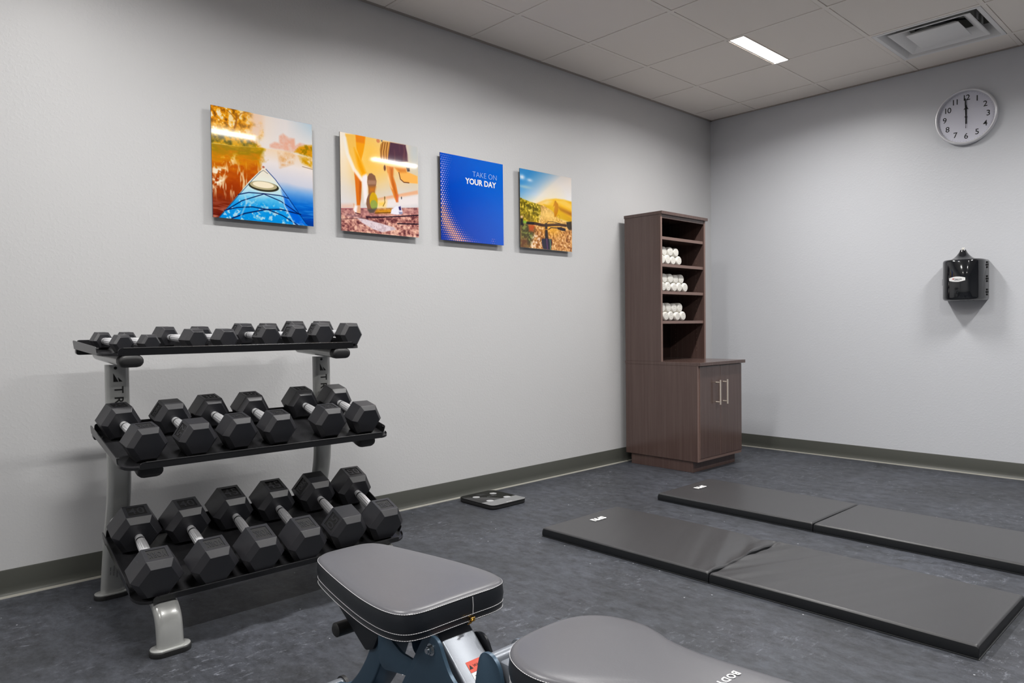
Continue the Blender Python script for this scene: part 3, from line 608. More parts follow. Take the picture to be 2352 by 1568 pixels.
def tray(xf, zf, deg, nm):
    M = Matrix.Translation((xf, 0, zf)) @ Matrix.Rotation(math.radians(deg), 4, 'Y')
    def fin(name, bm, m=M_black, sm=40):
        for v in bm.verts: v.co = M @ v.co
        return rel(make(name, bm, m, None, sm), R0)
    bm = B(); outline = rounded([(-DEP, YL), (0, YL), (0, YR), (-DEP, YR)], [.012, .05, .05, .012], 7); prism(bm, outline, 'z', -.0035, -.0005); t = fin('tray_floor', bm)
    t['label'] = nm
    h = .030
    # front lip with rounded ends
    bm = B(); lh = .0235; pts = rounded([(YL+.052, -.003), (YR-.045, -.003), (YR-.045, lh), (YL+.052, lh)], [0, 0, .012, .018], 5); prism(bm, pts, 'x', -.0015, .002); 
    for v in bm.verts: v.co.x += max(0, v.co.z)*.22
    bm2 = bm; tube(bm2, [(.0068, YL+.068, lh), (.0068, YR-.055, lh)], .0024, 8); fin('front_lip', bm2)
    # rounded corner curbs
    for (cx_, cy_, a0, a1) in ((-.05, YL+.05, -PI/2, 0), (-.05, YR-.05, 0, PI/2)):
        pin = [(cx_+.05*math.cos(a0+(a1-a0)*k/8), cy_+.05*math.sin(a0+(a1-a0)*k/8)) for k in range(9)]
        pout = [(cx_+.052*math.cos(a0+(a1-a0)*k/8), cy_+.052*math.sin(a0+(a1-a0)*k/8)) for k in range(9)]
        bm = B(); prism(bm, pin+pout[::-1], 'z', -.0035, .006); fin('corner_curb', bm)
    for yy, s in ((YL, -1), (YR, 1)):
        bm = B(); pts = rounded([(-DEP+.004, -.0035), (-.054, -.0035), (-.054, h-.004), (-DEP+.004, h)], [0, .003, .008, .016], 4)
        prism(bm, pts, 'y', yy, yy-s*.003)
        for v in bm.verts: v.co.y += s*max(0, v.co.z)*.18
        cyl(bm, (-.064, yy-s*.001, .019), 'y', .0035, -.003, .006, 8)
        fin('end_flange', bm)
    bm = B(); prism(bm, rounded([(YL+.01, -.003), (YR-.01, -.003), (YR-.01, h), (YL+.01, h)], [0, 0, .01, .01], 4), 'x', -DEP, -DEP+.003); fin('rear_lip', bm)
    for y_ in (YL+.004, YR-.07):
        bm = B(); prism(bm, rounded([(y_, -.0036), (y_, -.026), (y_+.066, -.026), (y_+.066, -.0036)], [0, .012, .012, 0], 4), 'x', -DEP, -DEP+.02); fin('rear_tab', bm)
tray(*TRAYS[0], 'black top tray, nearly level'); tray(*TRAYS[1], 'black middle tray sloping to the front'); tray(*TRAYS[2], 'black bottom tray sloping steeply to the front')
bm = B(); box(bm, .405, .445, YA+.054, YB-.054, .300, .335, bev=.004)
# small maker's print on the lower rear leg
for k, s_ in enumerate(('TRUE', 'FITNESS TECHNOLOGY', 'HOOVER ROAD', 'SERIAL XFW')):
    a = Vector((.335+.027, YA, .10))
    text('leg_print', s_, .010 if k == 0 else .006, M_ink, R0, (.3515, YA+.018-k*.012, .115), (-.26, 0, -1), (0, 1, 0), .0002)
bm.free()

# ------------------------------------------------------------------ dumbbells
meshes = {}
def head_mesh(w, l, face, txt, flip):
    key = ('h', w, l, face, txt, flip)
    if key in meshes: return meshes[key]
    bm = B(); R_ = w/2/math.cos(PI/6); c = .144*w; a0 = 0; rings = []
    for t, rr in ((-l/2, R_-c), (-l/2+c*1.05, R_), (l/2-c*1.05, R_), (l/2, R_-c)):
        rings.append([bm.verts.new((t, math.cos(a0+PI/3*k)*rr, math.sin(a0+PI/3*k)*rr)) for k in range(6)])
    side = []
    for i in range(3):
        for k in range(6):
            f = bm.faces.new((rings[i][k], rings[i][(k+1) % 6], rings[i+1][(k+1) % 6], rings[i+1][k]))
            if i == 1: side.append(f)
    bm.faces.new(rings[0][::-1]); bm.faces.new(rings[-1])
    bmesh.ops.bevel(bm, geom=[e for e in bm.edges], offset=.0009, segments=2, affect='EDGES', profile=.5)
    me = bpy.data.meshes.new('head'); 
    if face is not None:
        # sink the label recess into the chosen side (0 = top, 1 = towards -y)
        ang = PI/2+face*PI/3; nn = Vector((0, math.cos(ang), math.sin(ang))); bm.faces.ensure_lookup_table(); bm.normal_update()
        f = max((q for q in bm.faces if abs(q.normal.dot(nn)) > .999 and q.calc_center_median().dot(nn) > 0), key=lambda q: q.calc_area())
        wd, ln = R_*.36, (l/2-c*1.05)*.70; tn = nn.cross(Vector((1, 0, 0)))
        bmesh.ops.inset_region(bm, faces=[f], thickness=.001)
        vs = list(f.verts)
        for v in vs:
            v.co = Vector(((ln if v.co.x > 0 else -ln), 0, 0))+tn*(wd if v.co.dot(tn) > 0 else -wd)+nn*(w/2)
        bmesh.ops.inset_region(bm, faces=[f], thickness=.0006)
        for v in f.verts: v.co -= nn*.0022
        f.material_index = 1
    bmesh.ops.recalc_face_normals(bm, faces=bm.faces); bm.to_mesh(me); bm.free(); me.materials.append(M_rubber); me.materials.append(M_label)
    me.polygons.foreach_set('use_smooth', [True]*len(me.polygons)); me.set_sharp_from_angle(angle=math.radians(9))
    meshes[key] = me; return me
def letter_mesh(w, l, face, txt, flip):
    key = ('t', w, l, face, txt, flip)
    if key in meshes: return meshes[key]
    ang = PI/2+face*PI/3; nn = Vector((0, math.cos(ang), math.sin(ang))); R_ = w/2/math.cos(PI/6); c = .144*w
    num = txt.isdigit(); ln = (l/2-c*1.05)*1.40; size = ln*(1.05 if num else .80)
    me = text_mesh(txt, size, .0006, .0004, 1.05); tn = nn.cross(Vector((1, 0, 0)))  # tn: towards +y for the top face
    if tn.y < 0: tn = -tn
    xs_ = [v.co.x for v in me.vertices]; wd = (max(xs_)-min(xs_)) or 1; sx = min(1.5, R_*.36*2*.86/wd)
    if not num: sx = R_*.36*2*.9/wd
    up = Vector((-1, 0, 0)) if not flip else Vector((1, 0, 0)); d = tn if not flip else -tn
    if d.cross(up).dot(nn) < 0: d = -d
    M = Matrix((d*sx, up, nn)).transposed().to_4x4(); M.translation = nn*(w/2-.0016); me.transform(M); me.materials.clear(); me.materials.append(M_rubber); me.name = 'raised_lettering'
    meshes[key] = me; return me
def handle_mesh(gap, r):
    key = ('k', gap, r)
    if key in meshes: return meshes[key]
    bm = B(); g = gap/2; half = [(-g-.006, r*.86, 0), (-g+.012, r*.86, 0), (-g+.0125, r*.98, 0), (-g+.016, r*.98, 0), (-g+.0165, r*.84, 0), (-g+.024, r*.84, 0), (-g+.0245, r*1.0, 0), (-g+.028, r*1.02, 0), (-g+.032, r*1.04, 1), (-g*.4, r*1.10, 1), (0, r*1.13, 1)]
    prof = half+[(-a_, b_, c_) for a_, b_, c_ in half[::-1][1:]]; n = 48; rings = []
    for a_, b_, c_ in prof: rings.append([bm.verts.new((a_, b_*(1-(.07 if c_ and k % 4 == 0 else 0))*math.cos(2*PI*k/n), b_*(1-(.07 if c_ and k % 4 == 0 else 0))*math.sin(2*PI*k/n))) for k in range(n)])
    for i in range(len(rings)-1):
        for k in range(n): bm.faces.new((rings[i][k], rings[i][(k+1) % n], rings[i+1][(k+1) % n], rings[i+1][k]))
    bm.faces.new(rings[0][::-1]); bm.faces.new(rings[-1])
    me = bpy.data.meshes.new('handle'); bmesh.ops.recalc_face_normals(bm, faces=bm.faces); bm.to_mesh(me); bm.free(); me.materials.append(M_knurl)
    me.polygons.foreach_set('use_smooth', [True]*len(me.polygons)); me.set_sharp_from_angle(angle=math.radians(50)); meshes[key] = me; return me
def ring_mesh(gap, r, s):
    key = ('r', gap, r, s)
    if key in meshes: return meshes[key]
    bm = B(); x = s*(gap/2-.0203); tube(bm, [(x-.0034, 0, 0), (x-.0026, 0, 0), (x+.0026, 0, 0), (x+.0034, 0, 0)], [r*.84, r*.95, r*.95, r*.84], 24)
    me = bpy.data.meshes.new('black_ring'); bm.to_mesh(me); bm.free(); me.materials.append(M_collar); me.polygons.foreach_set('use_smooth', [True]*len(me.polygons)); meshes[key] = me; return me
def child(name, me, par, loc):
    o = bpy.data.objects.new(name, me); COL.objects.link(o); o.parent = par; o.location = loc; return o
def dumbbell(k, s, y, yaw, w, l, sep, face, num, label, group):
    xf, zf, deg = TRAYS[k]
    M = Matrix.Translation((xf, y, zf)) @ Matrix.Rotation(math.radians(deg), 4, 'Y') @ Matrix.Translation((-s, 0, .0006)) @ Matrix.Rotation(yaw, 4, 'Z')
    D = bpy.data.objects.new('dumbbell', None); COL.objects.link(D); D.matrix_world = M; D.empty_display_size = .05
    tag(D, label, 'dumbbell', group)
    fr, ff = face
    h1 = child('head', head_mesh(w, l, fr, num, False), D, (-sep/2, 0, w/2)); h2 = child('head', head_mesh(w, l, ff, 'YORK', True), D, (sep/2, 0, w/2))
    if fr is not None: child('raised_lettering', letter_mesh(w, l, fr, *((num, False) if ff != 1 or fr == 0 else ('YORK', False))), h1, (0, 0, 0))
    if ff is not None: child('raised_lettering', letter_mesh(w, l, ff, *(('YORK', True) if ff != 1 or fr == 0 else (num, True))), h2, (0, 0, 0))
    r = .0152 if k else .0135
    hd = child('handle', handle_mesh(round(sep-l, 4), r), D, (0, 0, w/2)); hd['label'] = 'chrome handle'
    for q in (-1, 1): child('ring', ring_mesh(round(sep-l, 4), r, q), hd, (0, 0, 0))
ordn = ['first', 'second', 'third', 'fourth', 'fifth', 'sixth', 'seventh', 'eighth']
TOP = [(.204,-4.832,.102),(.192,-4.746,.132),(.201,-4.592,.186),(.195,-4.466,.096),(.202,-4.285,.06),(.203,-4.165,.125),(.212,-4.038,.077),(.188,-3.913,.089)]
TW = [(.0635,.0587,.1904),(.0827,.0734,.2093),(.094,.0735,.2083),(.1029,.0745,.2102)]
tl = ['smallest black hex dumbbell at the left end of the top tray', 'smallest black hex dumbbell, second from left on the top tray', 'small black hex dumbbell, third from left on the top tray', 'small black hex dumbbell, fourth from left on the top tray',
      'black hex dumbbell, fifth from left on the top tray, middle of the row', 'black hex dumbbell, third from the right on the top tray', 'black hex dumbbell, second from the right on the top tray', 'black hex dumbbell at the right end of the top tray']
for i, (s, y, a) in enumerate(TOP):
    dumbbell(0, s, y, a, *TW[i//2], (None, None) if i < 4 or i == 7 else (1, 1), ['5','5','10','10','15','15','20','20'][i], tl[i], 'dumbbells on the top tray')
MID = [(.204,-4.836,.085),(.201,-4.665,.041),(.22,-4.512,.053),(.216,-4.354,.015),(.223,-4.133,-.009),(.218,-3.972,-.013)]
MW = [(.1177,.0964,.2326),(.1177,.1000,.2440),(.1210,.1035,.2483)]
mf = [(0, 0), (1, 1), (0, 0), (0, 0), (0, 0), (None, None)]
ml = ['black hex dumbbell at the left end of the middle tray', 'black hex dumbbell rolled onto its side, second from left on the middle tray', 'black hex dumbbell, third from left on the middle tray', 'black hex dumbbell left of the gap on the middle tray',
      'black hex dumbbell right of the gap on the middle tray', 'black hex dumbbell with plain faces at the right end of the middle tray']
for i, (s, y, a) in enumerate(MID): dumbbell(1, s, y, a, *MW[i//2], mf[i], ['25','25','30','30','35','35'][i], ml[i], 'dumbbells on the middle tray')
BOT = [(.186,-4.842,-.03),(.180,-4.670,.018),(.201,-4.499,.007),(.201,-4.329,0),(.209,-4.148,0),(.203,-3.979,-.016)]
BW = [(.1400,.1120,.2540),(.1345,.1280,.2740),(.1385,.1190,.2640)]
bf = [(0, 0)]*4+[(1, 1), (0, 0)]
bl = ['large black hex dumbbell marked 40 at the left end of the bottom tray', 'large black hex dumbbell marked 40, second from left on the bottom tray', 'large black hex dumbbell marked 45, third from left on the bottom tray', 'large black hex dumbbell marked 45, fourth from left on the bottom tray',
      'large black hex dumbbell with 50 on its front left face, bottom tray', 'large black hex dumbbell marked 50 on its top face, right end of bottom tray']
for i, (s, y, a) in enumerate(BOT): dumbbell(2, s, y, a, *BW[i//2], bf[i], ['40','40','45','45','50','50'][i], bl[i], 'dumbbells on the bottom tray')

# ------------------------------------------------------------------ cabinet
CX0, CX1, CY0, CY1 = .050, .668, -1.280, -.698
C = empty('towel_cabinet', (.35, -.99, 0), 'tall dark brown laminate cabinet with open shelves above two doors', 'cabinet')
def cb(name, b, bev=.0008, m=None): return bx(name, b, m or M_wood, C, bev=bev, seg=1)
def label_(o, s): o['label'] = s; return o
cb('toe_kick', (CX0+.04, CX1-.048, CY0+.012, CY1-.012, 0, .078))
cb('side_panel', (CX0, CX1-.004, CY0, CY0+.018, .078, .742)); cb('side_panel', (CX0, CX1-.004, CY1-.018, CY1, .078, .742))
cb('bottom_panel', (CX0, CX1-.004, CY0+.018, CY1-.018, .078, .096)); cb('back_panel', (CX0, CX0+.012, CY0+.018, CY1-.018, .096, .742))
for nm, b in (('edge_band', (CX1-.004, CX1, CY0, CY0+.018, .078, .742)), ('edge_band', (CX1-.004, CX1, CY1-.018, CY1, .078, .742)), ('edge_band', (CX1-.004, CX1, CY0+.018, CY1-.018, .078, .096))): cb(nm, b, 0, M_edge)
cb('counter_top', (CX0-.003, CX1+.020, CY0-.0008, CY1+.028, .742, .765), .0012)
ym = (CY0+CY1)/2-.006
for a, b, hy in ((CY0+.021, ym-.0015, -1.052), (ym+.0015, CY1-.002, -.956)):
    d = bpy.data.objects.new('door', None)
    bm = B(); box(bm, .0, .018, a, b, .099, .738, bev=.001, seg=1)
    for v in bm.verts: v.co.x += CX1-.014
    d = rel(make('door', bm, M_wood, None, 35), C)
    x0, zt, zb = CX1+.004, .636, .462
    bm = B(); tube(bm, [(x0+.034, hy, zb), (x0+.034, hy, zt)], .0055, 12)
    for z in (zb+.018, zt-.018): tube(bm, [(x0, hy, z), (x0+.034, hy, z)], .0045, 10)
    o = make('handle', bm, M_nickel, None, 50); o.parent = d; 
    o['label'] = 'brushed nickel bar handle'
    bm = B(); box(bm, CX1-.0141, CX1+.0042, a-.0007, a+.0009, .0985, .7385); o = make('edge_band', bm, M_edge, None, 0); o.parent = d
# hutch
HX1, HZ = .372, 1.842
cb('hutch_side_panel', (CX0, HX1-.003, CY0, CY0+.018, .7655, HZ-.022)); cb('hutch_side_panel', (CX0, HX1-.003, CY1+.002-.018, CY1+.002, .7655, HZ-.022))
cb('edge_band', (HX1-.003, HX1, CY0, CY0+.018, .7655, HZ-.022), 0, M_edge); cb('edge_band', (HX1-.003, HX1, CY1-.016, CY1+.002, .7655, HZ-.022), 0, M_edge)
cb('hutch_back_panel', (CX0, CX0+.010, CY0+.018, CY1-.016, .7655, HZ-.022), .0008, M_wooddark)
cb('hutch_top', (CX0-.003, HX1+.014, CY0-.004, CY1+.018, HZ-.022, HZ), .0012); cb('top_rail', (HX1-.020, HX1-.002, CY0+.018, CY1-.016, HZ-.048, HZ-.022))
SH = [1.664, 1.469, 1.272, 1.058]
for z in SH:
    cb('shelf', (CX0+.010, HX1-.012, CY0+.0185, CY1-.0165, z-.021, z)); cb('edge_band', (HX1-.012, HX1-.009, CY0+.0185, CY1-.0165, z-.021, z), 0, M_edge)
bm = B()
for x in (CX0+.06, HX1-.07):
    for k in range(26):
        z = .83+k*.032
        cyl(bm, (x, CY1-.0163, z), 'y', .0028, -.0006, .0002, 8)
rel(make('shelf_pin_hole', bm, mat('pin_metal', (120, 96, 84), .4), None, 0), C)['kind'] = 'stuff'

# rolled towels
def towel_mesh(r, L, seed):
    rng = random.Random(seed); bm = B(); n = 24; prof = [(-L, .80*r), (-L+.006, .96*r), (-L*.5, r), (-.012, r*.99), (-.004, r*.93), (0, r*.82)]
    rings = []
    fl = 1-.10*rng.random(); ph = rng.random()*6
    for x, rr in prof: rings.append([bm.verts.new((x, math.cos(2*PI*k/n)*rr*(1+.03*math.sin(3*2*PI*k/n+ph)), math.sin(2*PI*k/n)*rr*fl+r*fl*.0)) for k in range(n)])
    for i in range(len(rings)-1):
        for k in range(n): bm.faces.new((rings[i][k], rings[i][(k+1) % n], rings[i+1][(k+1) % n], rings[i+1][k]))
    bm.faces.new(rings[0][::-1])
    # spiral end: concentric steps, each turn a small fold
    prev = rings[-1]
    for q in range(1, 7):
        s = 1-q/7; x = .0035*(q % 2)-.002+.001*q*.3
        cur = [bm.verts.new((x, v.co.y*s/(1-(q-1)/7)*1.0, v.co.z*s/(1-(q-1)/7)*1.0)) for v in prev]
        for k in range(n): bm.faces.new((prev[k], prev[(k+1) % n], cur[(k+1) % n], cur[k]))
        prev = cur
    bm.faces.new(prev)
    me = bpy.data.meshes.new('rolled_towel'); bmesh.ops.recalc_face_normals(bm, faces=bm.faces); bm.to_mesh(me); bm.free(); me.materials.append(M_towel)
    me.polygons.foreach_set('use_smooth', [True]*len(me.polygons)); return me, fl
tm = [towel_mesh(.0360, .24, q) for q in range(5)]
def towels(shelf, zs, rows, nm):
    z = zs
    for ri, (cnt, y0, dy) in enumerate(rows):
        for i in range(cnt):
            me, fl = tm[(shelf*5+ri*3+i) % 5]
            o = bpy.data.objects.new('rolled_towel', me); COL.objects.link(o)
            o.location = (.338-random.uniform(0, .012)-.006*ri, y0+dy*i+random.uniform(-.001, .001), z+.0358*fl+(.0618*ri))
            pos = ordn[i]+' from left' if i < cnt-1 else 'last on the right'
            tag(o, 'white rolled towel, %s in the %s row of the %s' % (pos, ('bottom', 'upper')[ri], nm), 'towel', 'rolled white towels on the '+('second', 'third', 'fourth')[shelf]+' shelf')
towels(0, SH[1]+.0004, [(4, CY0+.072, .0722), (3, CY0+.118, .0700)], 'topmost towel stack')
towels(1, SH[2]+.0004, [(5, CY0+.084, .0722), (4, CY0+.118, .0715)], 'middle towel stack')
towels(2, SH[3]+.0004, [(4, CY0+.118, .0722), (4, CY0+.094, .0715)], 'lowest towel stack')

# ------------------------------------------------------------------ clock
K = empty('wall_clock', (1.946, 0, 2.400), 'round silver-rimmed wall clock with black numerals', 'clock')
def lathe_y(bm, prof, n=64):
    """profile of (radius, distance from wall)"""
    R_ = [[bm.verts.new((r*math.cos(2*PI*k/n), -d, r*math.sin(2*PI*k/n))) for k in range(n)] for r, d in prof]
    for i in range(len(R_)-1):
        for k in range(n): bm.faces.new((R_[i][k], R_[i][(k+1) % n], R_[i+1][(k+1) % n], R_[i+1][k]))
    return R_
bm = B(); lathe_y(bm, [(.150, .0), (.176, .002), (.184, .012), (.186, .026), (.183, .035), (.177, .039), (.171, .037), (.168, .030), (.167, .014)]); make('rim', bm, M_alu, K, 60)
bm = B(); r_ = lathe_y(bm, [(.1675, .014), (.02, .014)]); bm.faces.new(r_[-1]); make('dial', bm, M_dial, K, 0)
for hnum in range(1, 13):
    a = hnum*PI/6; R_ = .128
    me_o = text('numeral', str(hnum), .052, M_ink, K, (R_*math.sin(a), -.0146, R_*math.cos(a)), (1, 0, 0), (0, 0, 1), .0002, .0004, .86, world=False)
bm = B()
for k in range(60):
    a = k*PI/30; M = Matrix.Rotation(a, 4, 'Y') @ Matrix.Translation((0, 0, .160)); L_ = .004 if k % 5 else .006
    box(bm, -.0006, .0006, -.0146, -.0141, -L_/2, L_/2, M=M)
make('minute_ticks', bm, mat('tick_grey', (150, 150, 160), .5), K, 0)
def hand(name, pts, ang, y, m):
    bm = B(); prism(bm, pts, 'y', y, y-.0008)
    for v in bm.verts: v.co = Matrix.Rotation(ang, 4, 'Y') @ v.co
    make(name, bm, m, K, 0)
hand('hour_hand', [(-.004, -.045), (.004, -.045), (.0035, .055), (.016, .050), (.005, .064), (.0035, .078), (0, .082), (-.0035, .078), (-.005, .064), (-.016, .050), (-.0035, .055)], .0, -.0165, M_ink)
hand('minute_hand', [(-.003, -.045), (.003, -.045), (.0035, .09), (.002, .125), (-.002, .125), (-.0035, .09)], -.035, -.019, M_ink)
hand('second_hand', [(-.0018, -.075), (.0018, -.075), (.0012, -.055), (.0006, .12), (-.0006, .12), (-.0012, -.055)], .01, -.0215, M_ink)
bm = B(); cyl(bm, (0, 0, 0), 'y', .006, -.024, -.014, 16); make('hub', bm, M_ink, K, 50)

# ------------------------------------------------------------------ wipe dispenser
D_ = empty('wipe_dispenser', (1.952, 0, 1.168), 'glossy black gym wipe dispenser with pointed top on the wall', 'dispenser')
def dsec(hw, dp, n=28):
    """D-shaped plan: flat back at the wall, bowed front"""
    o = [(-hw, -.004)]
    for k in range(n+1):
        a = PI-PI*k/n; c, s_ = math.cos(a), math.sin(a)
        o.append((hw*math.copysign(abs(c)**.72, c), -.05-(dp-.05)*abs(s_)**.85))
    o.append((hw, -.004)); return o
bm = B(); rings = []
for z, hw, dp in ((0, .112, .172), (.004, .119, .179), (.012, .1245, .186), (.02, .1255, .188), (.255, .1255, .188), (.264, .1235, .185), (.270, .118, .178), (.272, .110, .168)):
    rings.append([bm.verts.new((x, y, z)) for x, y in dsec(hw, dp)])
n_ = len(rings[0])
for i in range(len(rings)-1):
    for k in range(n_): bm.faces.new((rings[i][k], rings[i][(k+1) % n_], rings[i+1][(k+1) % n_], rings[i+1][k]))
bm.faces.new(rings[0][::-1]); bm.faces.new(rings[-1]); make('body', bm, M_smoke, D_, 45)
bm = B(); prof = [(.085, .268), (.070, .275), (.052, .286), (.038, .300), (.026, .316), (.019, .330), (.017, .336), (.010, .337)]; R_ = []
for r, z in prof: R_.append([bm.verts.new((r*math.cos(2*PI*k/32), -.10+r*.9*math.sin(2*PI*k/32), z)) for k in range(32)])
for i in range(len(R_)-1):
    for k in range(32): bm.faces.new((R_[i][k], R_[i][(k+1) % 32], R_[i+1][(k+1) % 32], R_[i+1][k]))
bm.faces.new(R_[-1]); make('nozzle', bm, M_smoke, D_, 60)
bm = B(); R_ = []
for z, r in ((.336, .006), (.342, .007), (.348, .009), (.350, .005)): R_.append([bm.verts.new((r*math.cos(2*PI*k/10), -.10+r*.4*math.sin(2*PI*k/10), z+(.003*math.sin(k*2.1)))) for k in range(10)])
for i in range(3):
    for k in range(10): bm.faces.new((R_[i][k], R_[i][(k+1) % 10], R_[i+1][(k+1) % 10], R_[i+1][k]))
o = make('wipe_tip', bm, M_towel, D_, 80); o['label'] = 'tip of a white wipe'
bm = B()
for z in (.232, .140, .052):
    for dz in (-.016, 0, .016): cyl(bm, (.128, -.055, z+dz), 'z', .0045 if dz else .007, -.006, .006, 10)
make('hinge', bm, M_blackrub, D_, 50)
bm = B(); box(bm, -.131, -.125, -.075, -.045, .105, .150, bev=.002); make('latch', bm, M_blackrub, D_, 40)
def front_y(x, off=.0):
    c = max(-1, min(1, x/.1255)); c2 = math.copysign(abs(c)**(1/.72), c); s_ = math.sqrt(max(0, 1-c2*c2)); return -.05-(.188-.05)*abs(s_)**.85-off
bm = B(); N_ = 16; top = []; bot = []
for k in range(N_+1):
    t = -1+2*k/N_; x = -.012+.0475*t; hh = .0088+.0085*math.cos(t*PI/2)**1.0; top.append(bm.verts.new((x, front_y(x, .0012), .139+hh))); bot.append(bm.verts.new((x, front_y(x, .0012), .139-hh)))
for k in range(N_): bm.faces.new((bot[k], bot[k+1], top[k+1], top[k]))
make('brand_label', bm, M_white, D_, 40)
for nm, s_, sz, x0, z0, m_ in (('label_text', 'Clean-Up', .0125, -.008, .1395, M_ink), ('label_text', 'WIPES DISPENSER', .0042, -.012, .131, M_greyink)):
    me = text_mesh(s_, sz, .0001, .0002, 1)
    for v in me.vertices:
        x = x0+v.co.x; v.co = Vector((x, front_y(x, .0016), z0+v.co.y))
    me.materials.clear(); link(nm, me, m_, D_, 0)
bm = B()
for k in range(9):
    a = k*2*PI/9; r1 = .0085 if k % 2 else .0062; pts = [(-.0345+.0022*math.cos(a+.7), .1410+.0022*math.sin(a+.7)), (-.0345+.0022*math.cos(a-.7), .1410+.0022*math.sin(a-.7)), (-.0345+r1*math.cos(a), .1410+r1*math.sin(a))]
    bm.faces.new([bm.verts.new((x, front_y(x, .0018), z)) for x, z in pts])
make('red_star', bm, M_red, D_, 0)

# ------------------------------------------------------------------ exercise mats
def mat_panel(name, par, x0, x1, y0, y1, h, seed, foldside):
    rng = random.Random(seed); nx, ny = 64, 40; bm = B(); hx, hy = x1-x0, y1-y0; V_ = {}
    ph = [rng.random()*6 for _ in range(6)]
    def z(u, v):
        x, y = u*hx, v*hy; e = min(x, hx-x); f = min(y, hy-y); r = .008
        zz = h
        for d in (e, f):
            if d < r: zz -= (r-math.sqrt(max(0, r*r-(r-d)**2)))*.8
        zz += .0022*math.sin(3*u+ph[0])*math.sin(2.4*v+ph[1])+.0004*math.sin(9*u+4*v+ph[2])
        if foldside:            # gathered vinyl next to the hinge, strongest at one end
            d = (hx-x) if foldside > 0 else x; amp = math.exp(-d/.20)
            dirn = d*2.1+(1-v)*.55
            zz += amp*.0065*math.sin(dirn*20+ph[3]+1.5*v)*(.35+v*.9)*min(1, f/.03)+amp*.0022*math.sin(dirn*47+ph[4])*min(1, f/.03)
            if foldside > 0: zz -= .018*math.exp(-(d-.08*v)**2/.0012)*v*min(1, d/.02)*.6
        return zz
    us = [0, .003, .008, .014, .02]+[.02+.96*k/(nx-10) for k in range(1, nx-10)]+[.98, .986, .992, .997, 1]
    vs_ = [0, .004, .011, .02, .03]+[.03+.94*k/(ny-10) for k in range(1, ny-10)]+[.97, .98, .989, .996, 1]
    for i, u in enumerate(us):
        for j, v in enumerate(vs_): V_[i, j] = bm.verts.new((x0+u*hx, y0+v*hy, z(u, v)))
    nx, ny = len(us)-1, len(vs_)-1
    for i in range(nx):
        for j in range(ny): bm.faces.new((V_[i, j], V_[i+1, j], V_[i+1, j+1], V_[i, j+1]))
    top = make(name, bm, M_mattop, None, 45)
    # side wall, slightly bowed
    loop = [V_i for V_i in []]
    bm = B(); per = [(i, 0) for i in range(nx)]+[(nx, j) for j in range(ny)]+[(i, ny) for i in range(nx, 0, -1)]+[(0, j) for j in range(ny, 0, -1)]
    rows = []
    for t, out in ((1, 0), (.85, .0012), (.5, .002), (.2, .0014), (.10, .0), (.06, .0035), (.02, .0035), (0, .0)):
        row = []
        for i, j in per:
            u, v = us[i], vs_[j]; x, y = x0+u*hx, y0+v*hy; zt = z(u, v); cx_ = (x0+x1)/2; cy_ = (y0+y1)/2
            ox = -1 if i == 0 else (1 if i == nx else 0); oy = -1 if j == 0 else (1 if j == ny else 0)
            row.append(bm.verts.new((x+ox*out, y+oy*out, .0006+(zt-.0006)*t)))
        rows.append(row)
    m_ = len(per)
    for a in range(len(rows)-1):
        for k in range(m_): bm.faces.new((rows[a][k], rows[a][(k+1) % m_], rows[a+1][(k+1) % m_], rows[a+1][k]))
    bm.faces.new(rows[-1])
    side = make('side_band', bm, M_matside, None, 50); rel(top, par); side.parent = top
    return top
def gym_mat(x0, xm, x1, y0, y1, label, seed, skew, fold):
    E_ = empty('folding_mat', ((x0+x1)/2, (y0+y1)/2, 0), label, 'exercise mat', 'black folding exercise mats on the floor')
    mat_panel('mat_panel', E_, x0, xm-.004, y0, y1, .0445, seed, fold); mat_panel('mat_panel', E_, xm+.004, x1, y0, y1, .0445, seed+1, -1 if fold else 0)
    bm = B(); box(bm, xm-.0045, xm+.0045, y0+.004, y1-.004, .001, .016); rel(make('hinge_strip', bm, M_matside, None, 0), E_)
    text('white_lettering', 'SPRI', .050, M_white, E_, (x0+.10, (y0+y1)/2+.010+(.0), .0478), (0, -1, 0), (1, 0, 0), .0004, .0022, 1.05)
    E_.rotation_euler = (0, 0, skew); return E_
G1 = gym_mat(.930, 1.848, 2.772, -3.075, -2.492, 'black folding mat nearer the bench, with a creased middle seam', 11, .004, 1)
G2 = gym_mat(.908, 1.832, 2.760, -2.094, -1.548, 'black folding mat nearer the clock wall, cut by the frame edge', 21, -.012, 0)

# ------------------------------------------------------------------ bathroom scale
sx0, sx1, sy0, sy1 = .082, .392, -2.925, -2.655
Sc = empty('body_scale', ((sx0+sx1)/2, (sy0+sy1)/2, 0), 'black glass body scale on the floor by the left wall', 'scale')
out = rounded([(sx0, sy0), (sx1, sy0), (sx1, sy1), (sx0, sy1)], .038, 7)
bm = B(); prism(bm, [(x*.985+.0035, y) for x, y in out], 'z', .004, .021, bev=.003); rel(make('base', bm, M_blackrub, None, 40), Sc)
bm = B(); prism(bm, out, 'z', .0212, .0262, bev=.0008); rel(make('glass_top', bm, M_glass, None, 40), Sc)
xb = .292
band = [p for p in rounded([(xb, sy0), (sx1, sy0), (sx1, sy1), (xb, sy1)], [0, .038, .038, 0], 7)]
bm = B(); prism(bm, [(min(x, sx1-.001), max(sy0+.001, min(sy1-.001, y))) for x, y in band], 'z', .0263, .0266); rel(make('grey_band', bm, M_greyglass, None, 0), Sc)
for x in (.165, .288):
    for y in (-2.855, -2.722):
        bm = B(); cyl(bm, (x, y, .0267), 'z', .0215, 0, .0008, 32); rel(make('electrode', bm, M_chrome, None, 50), Sc)
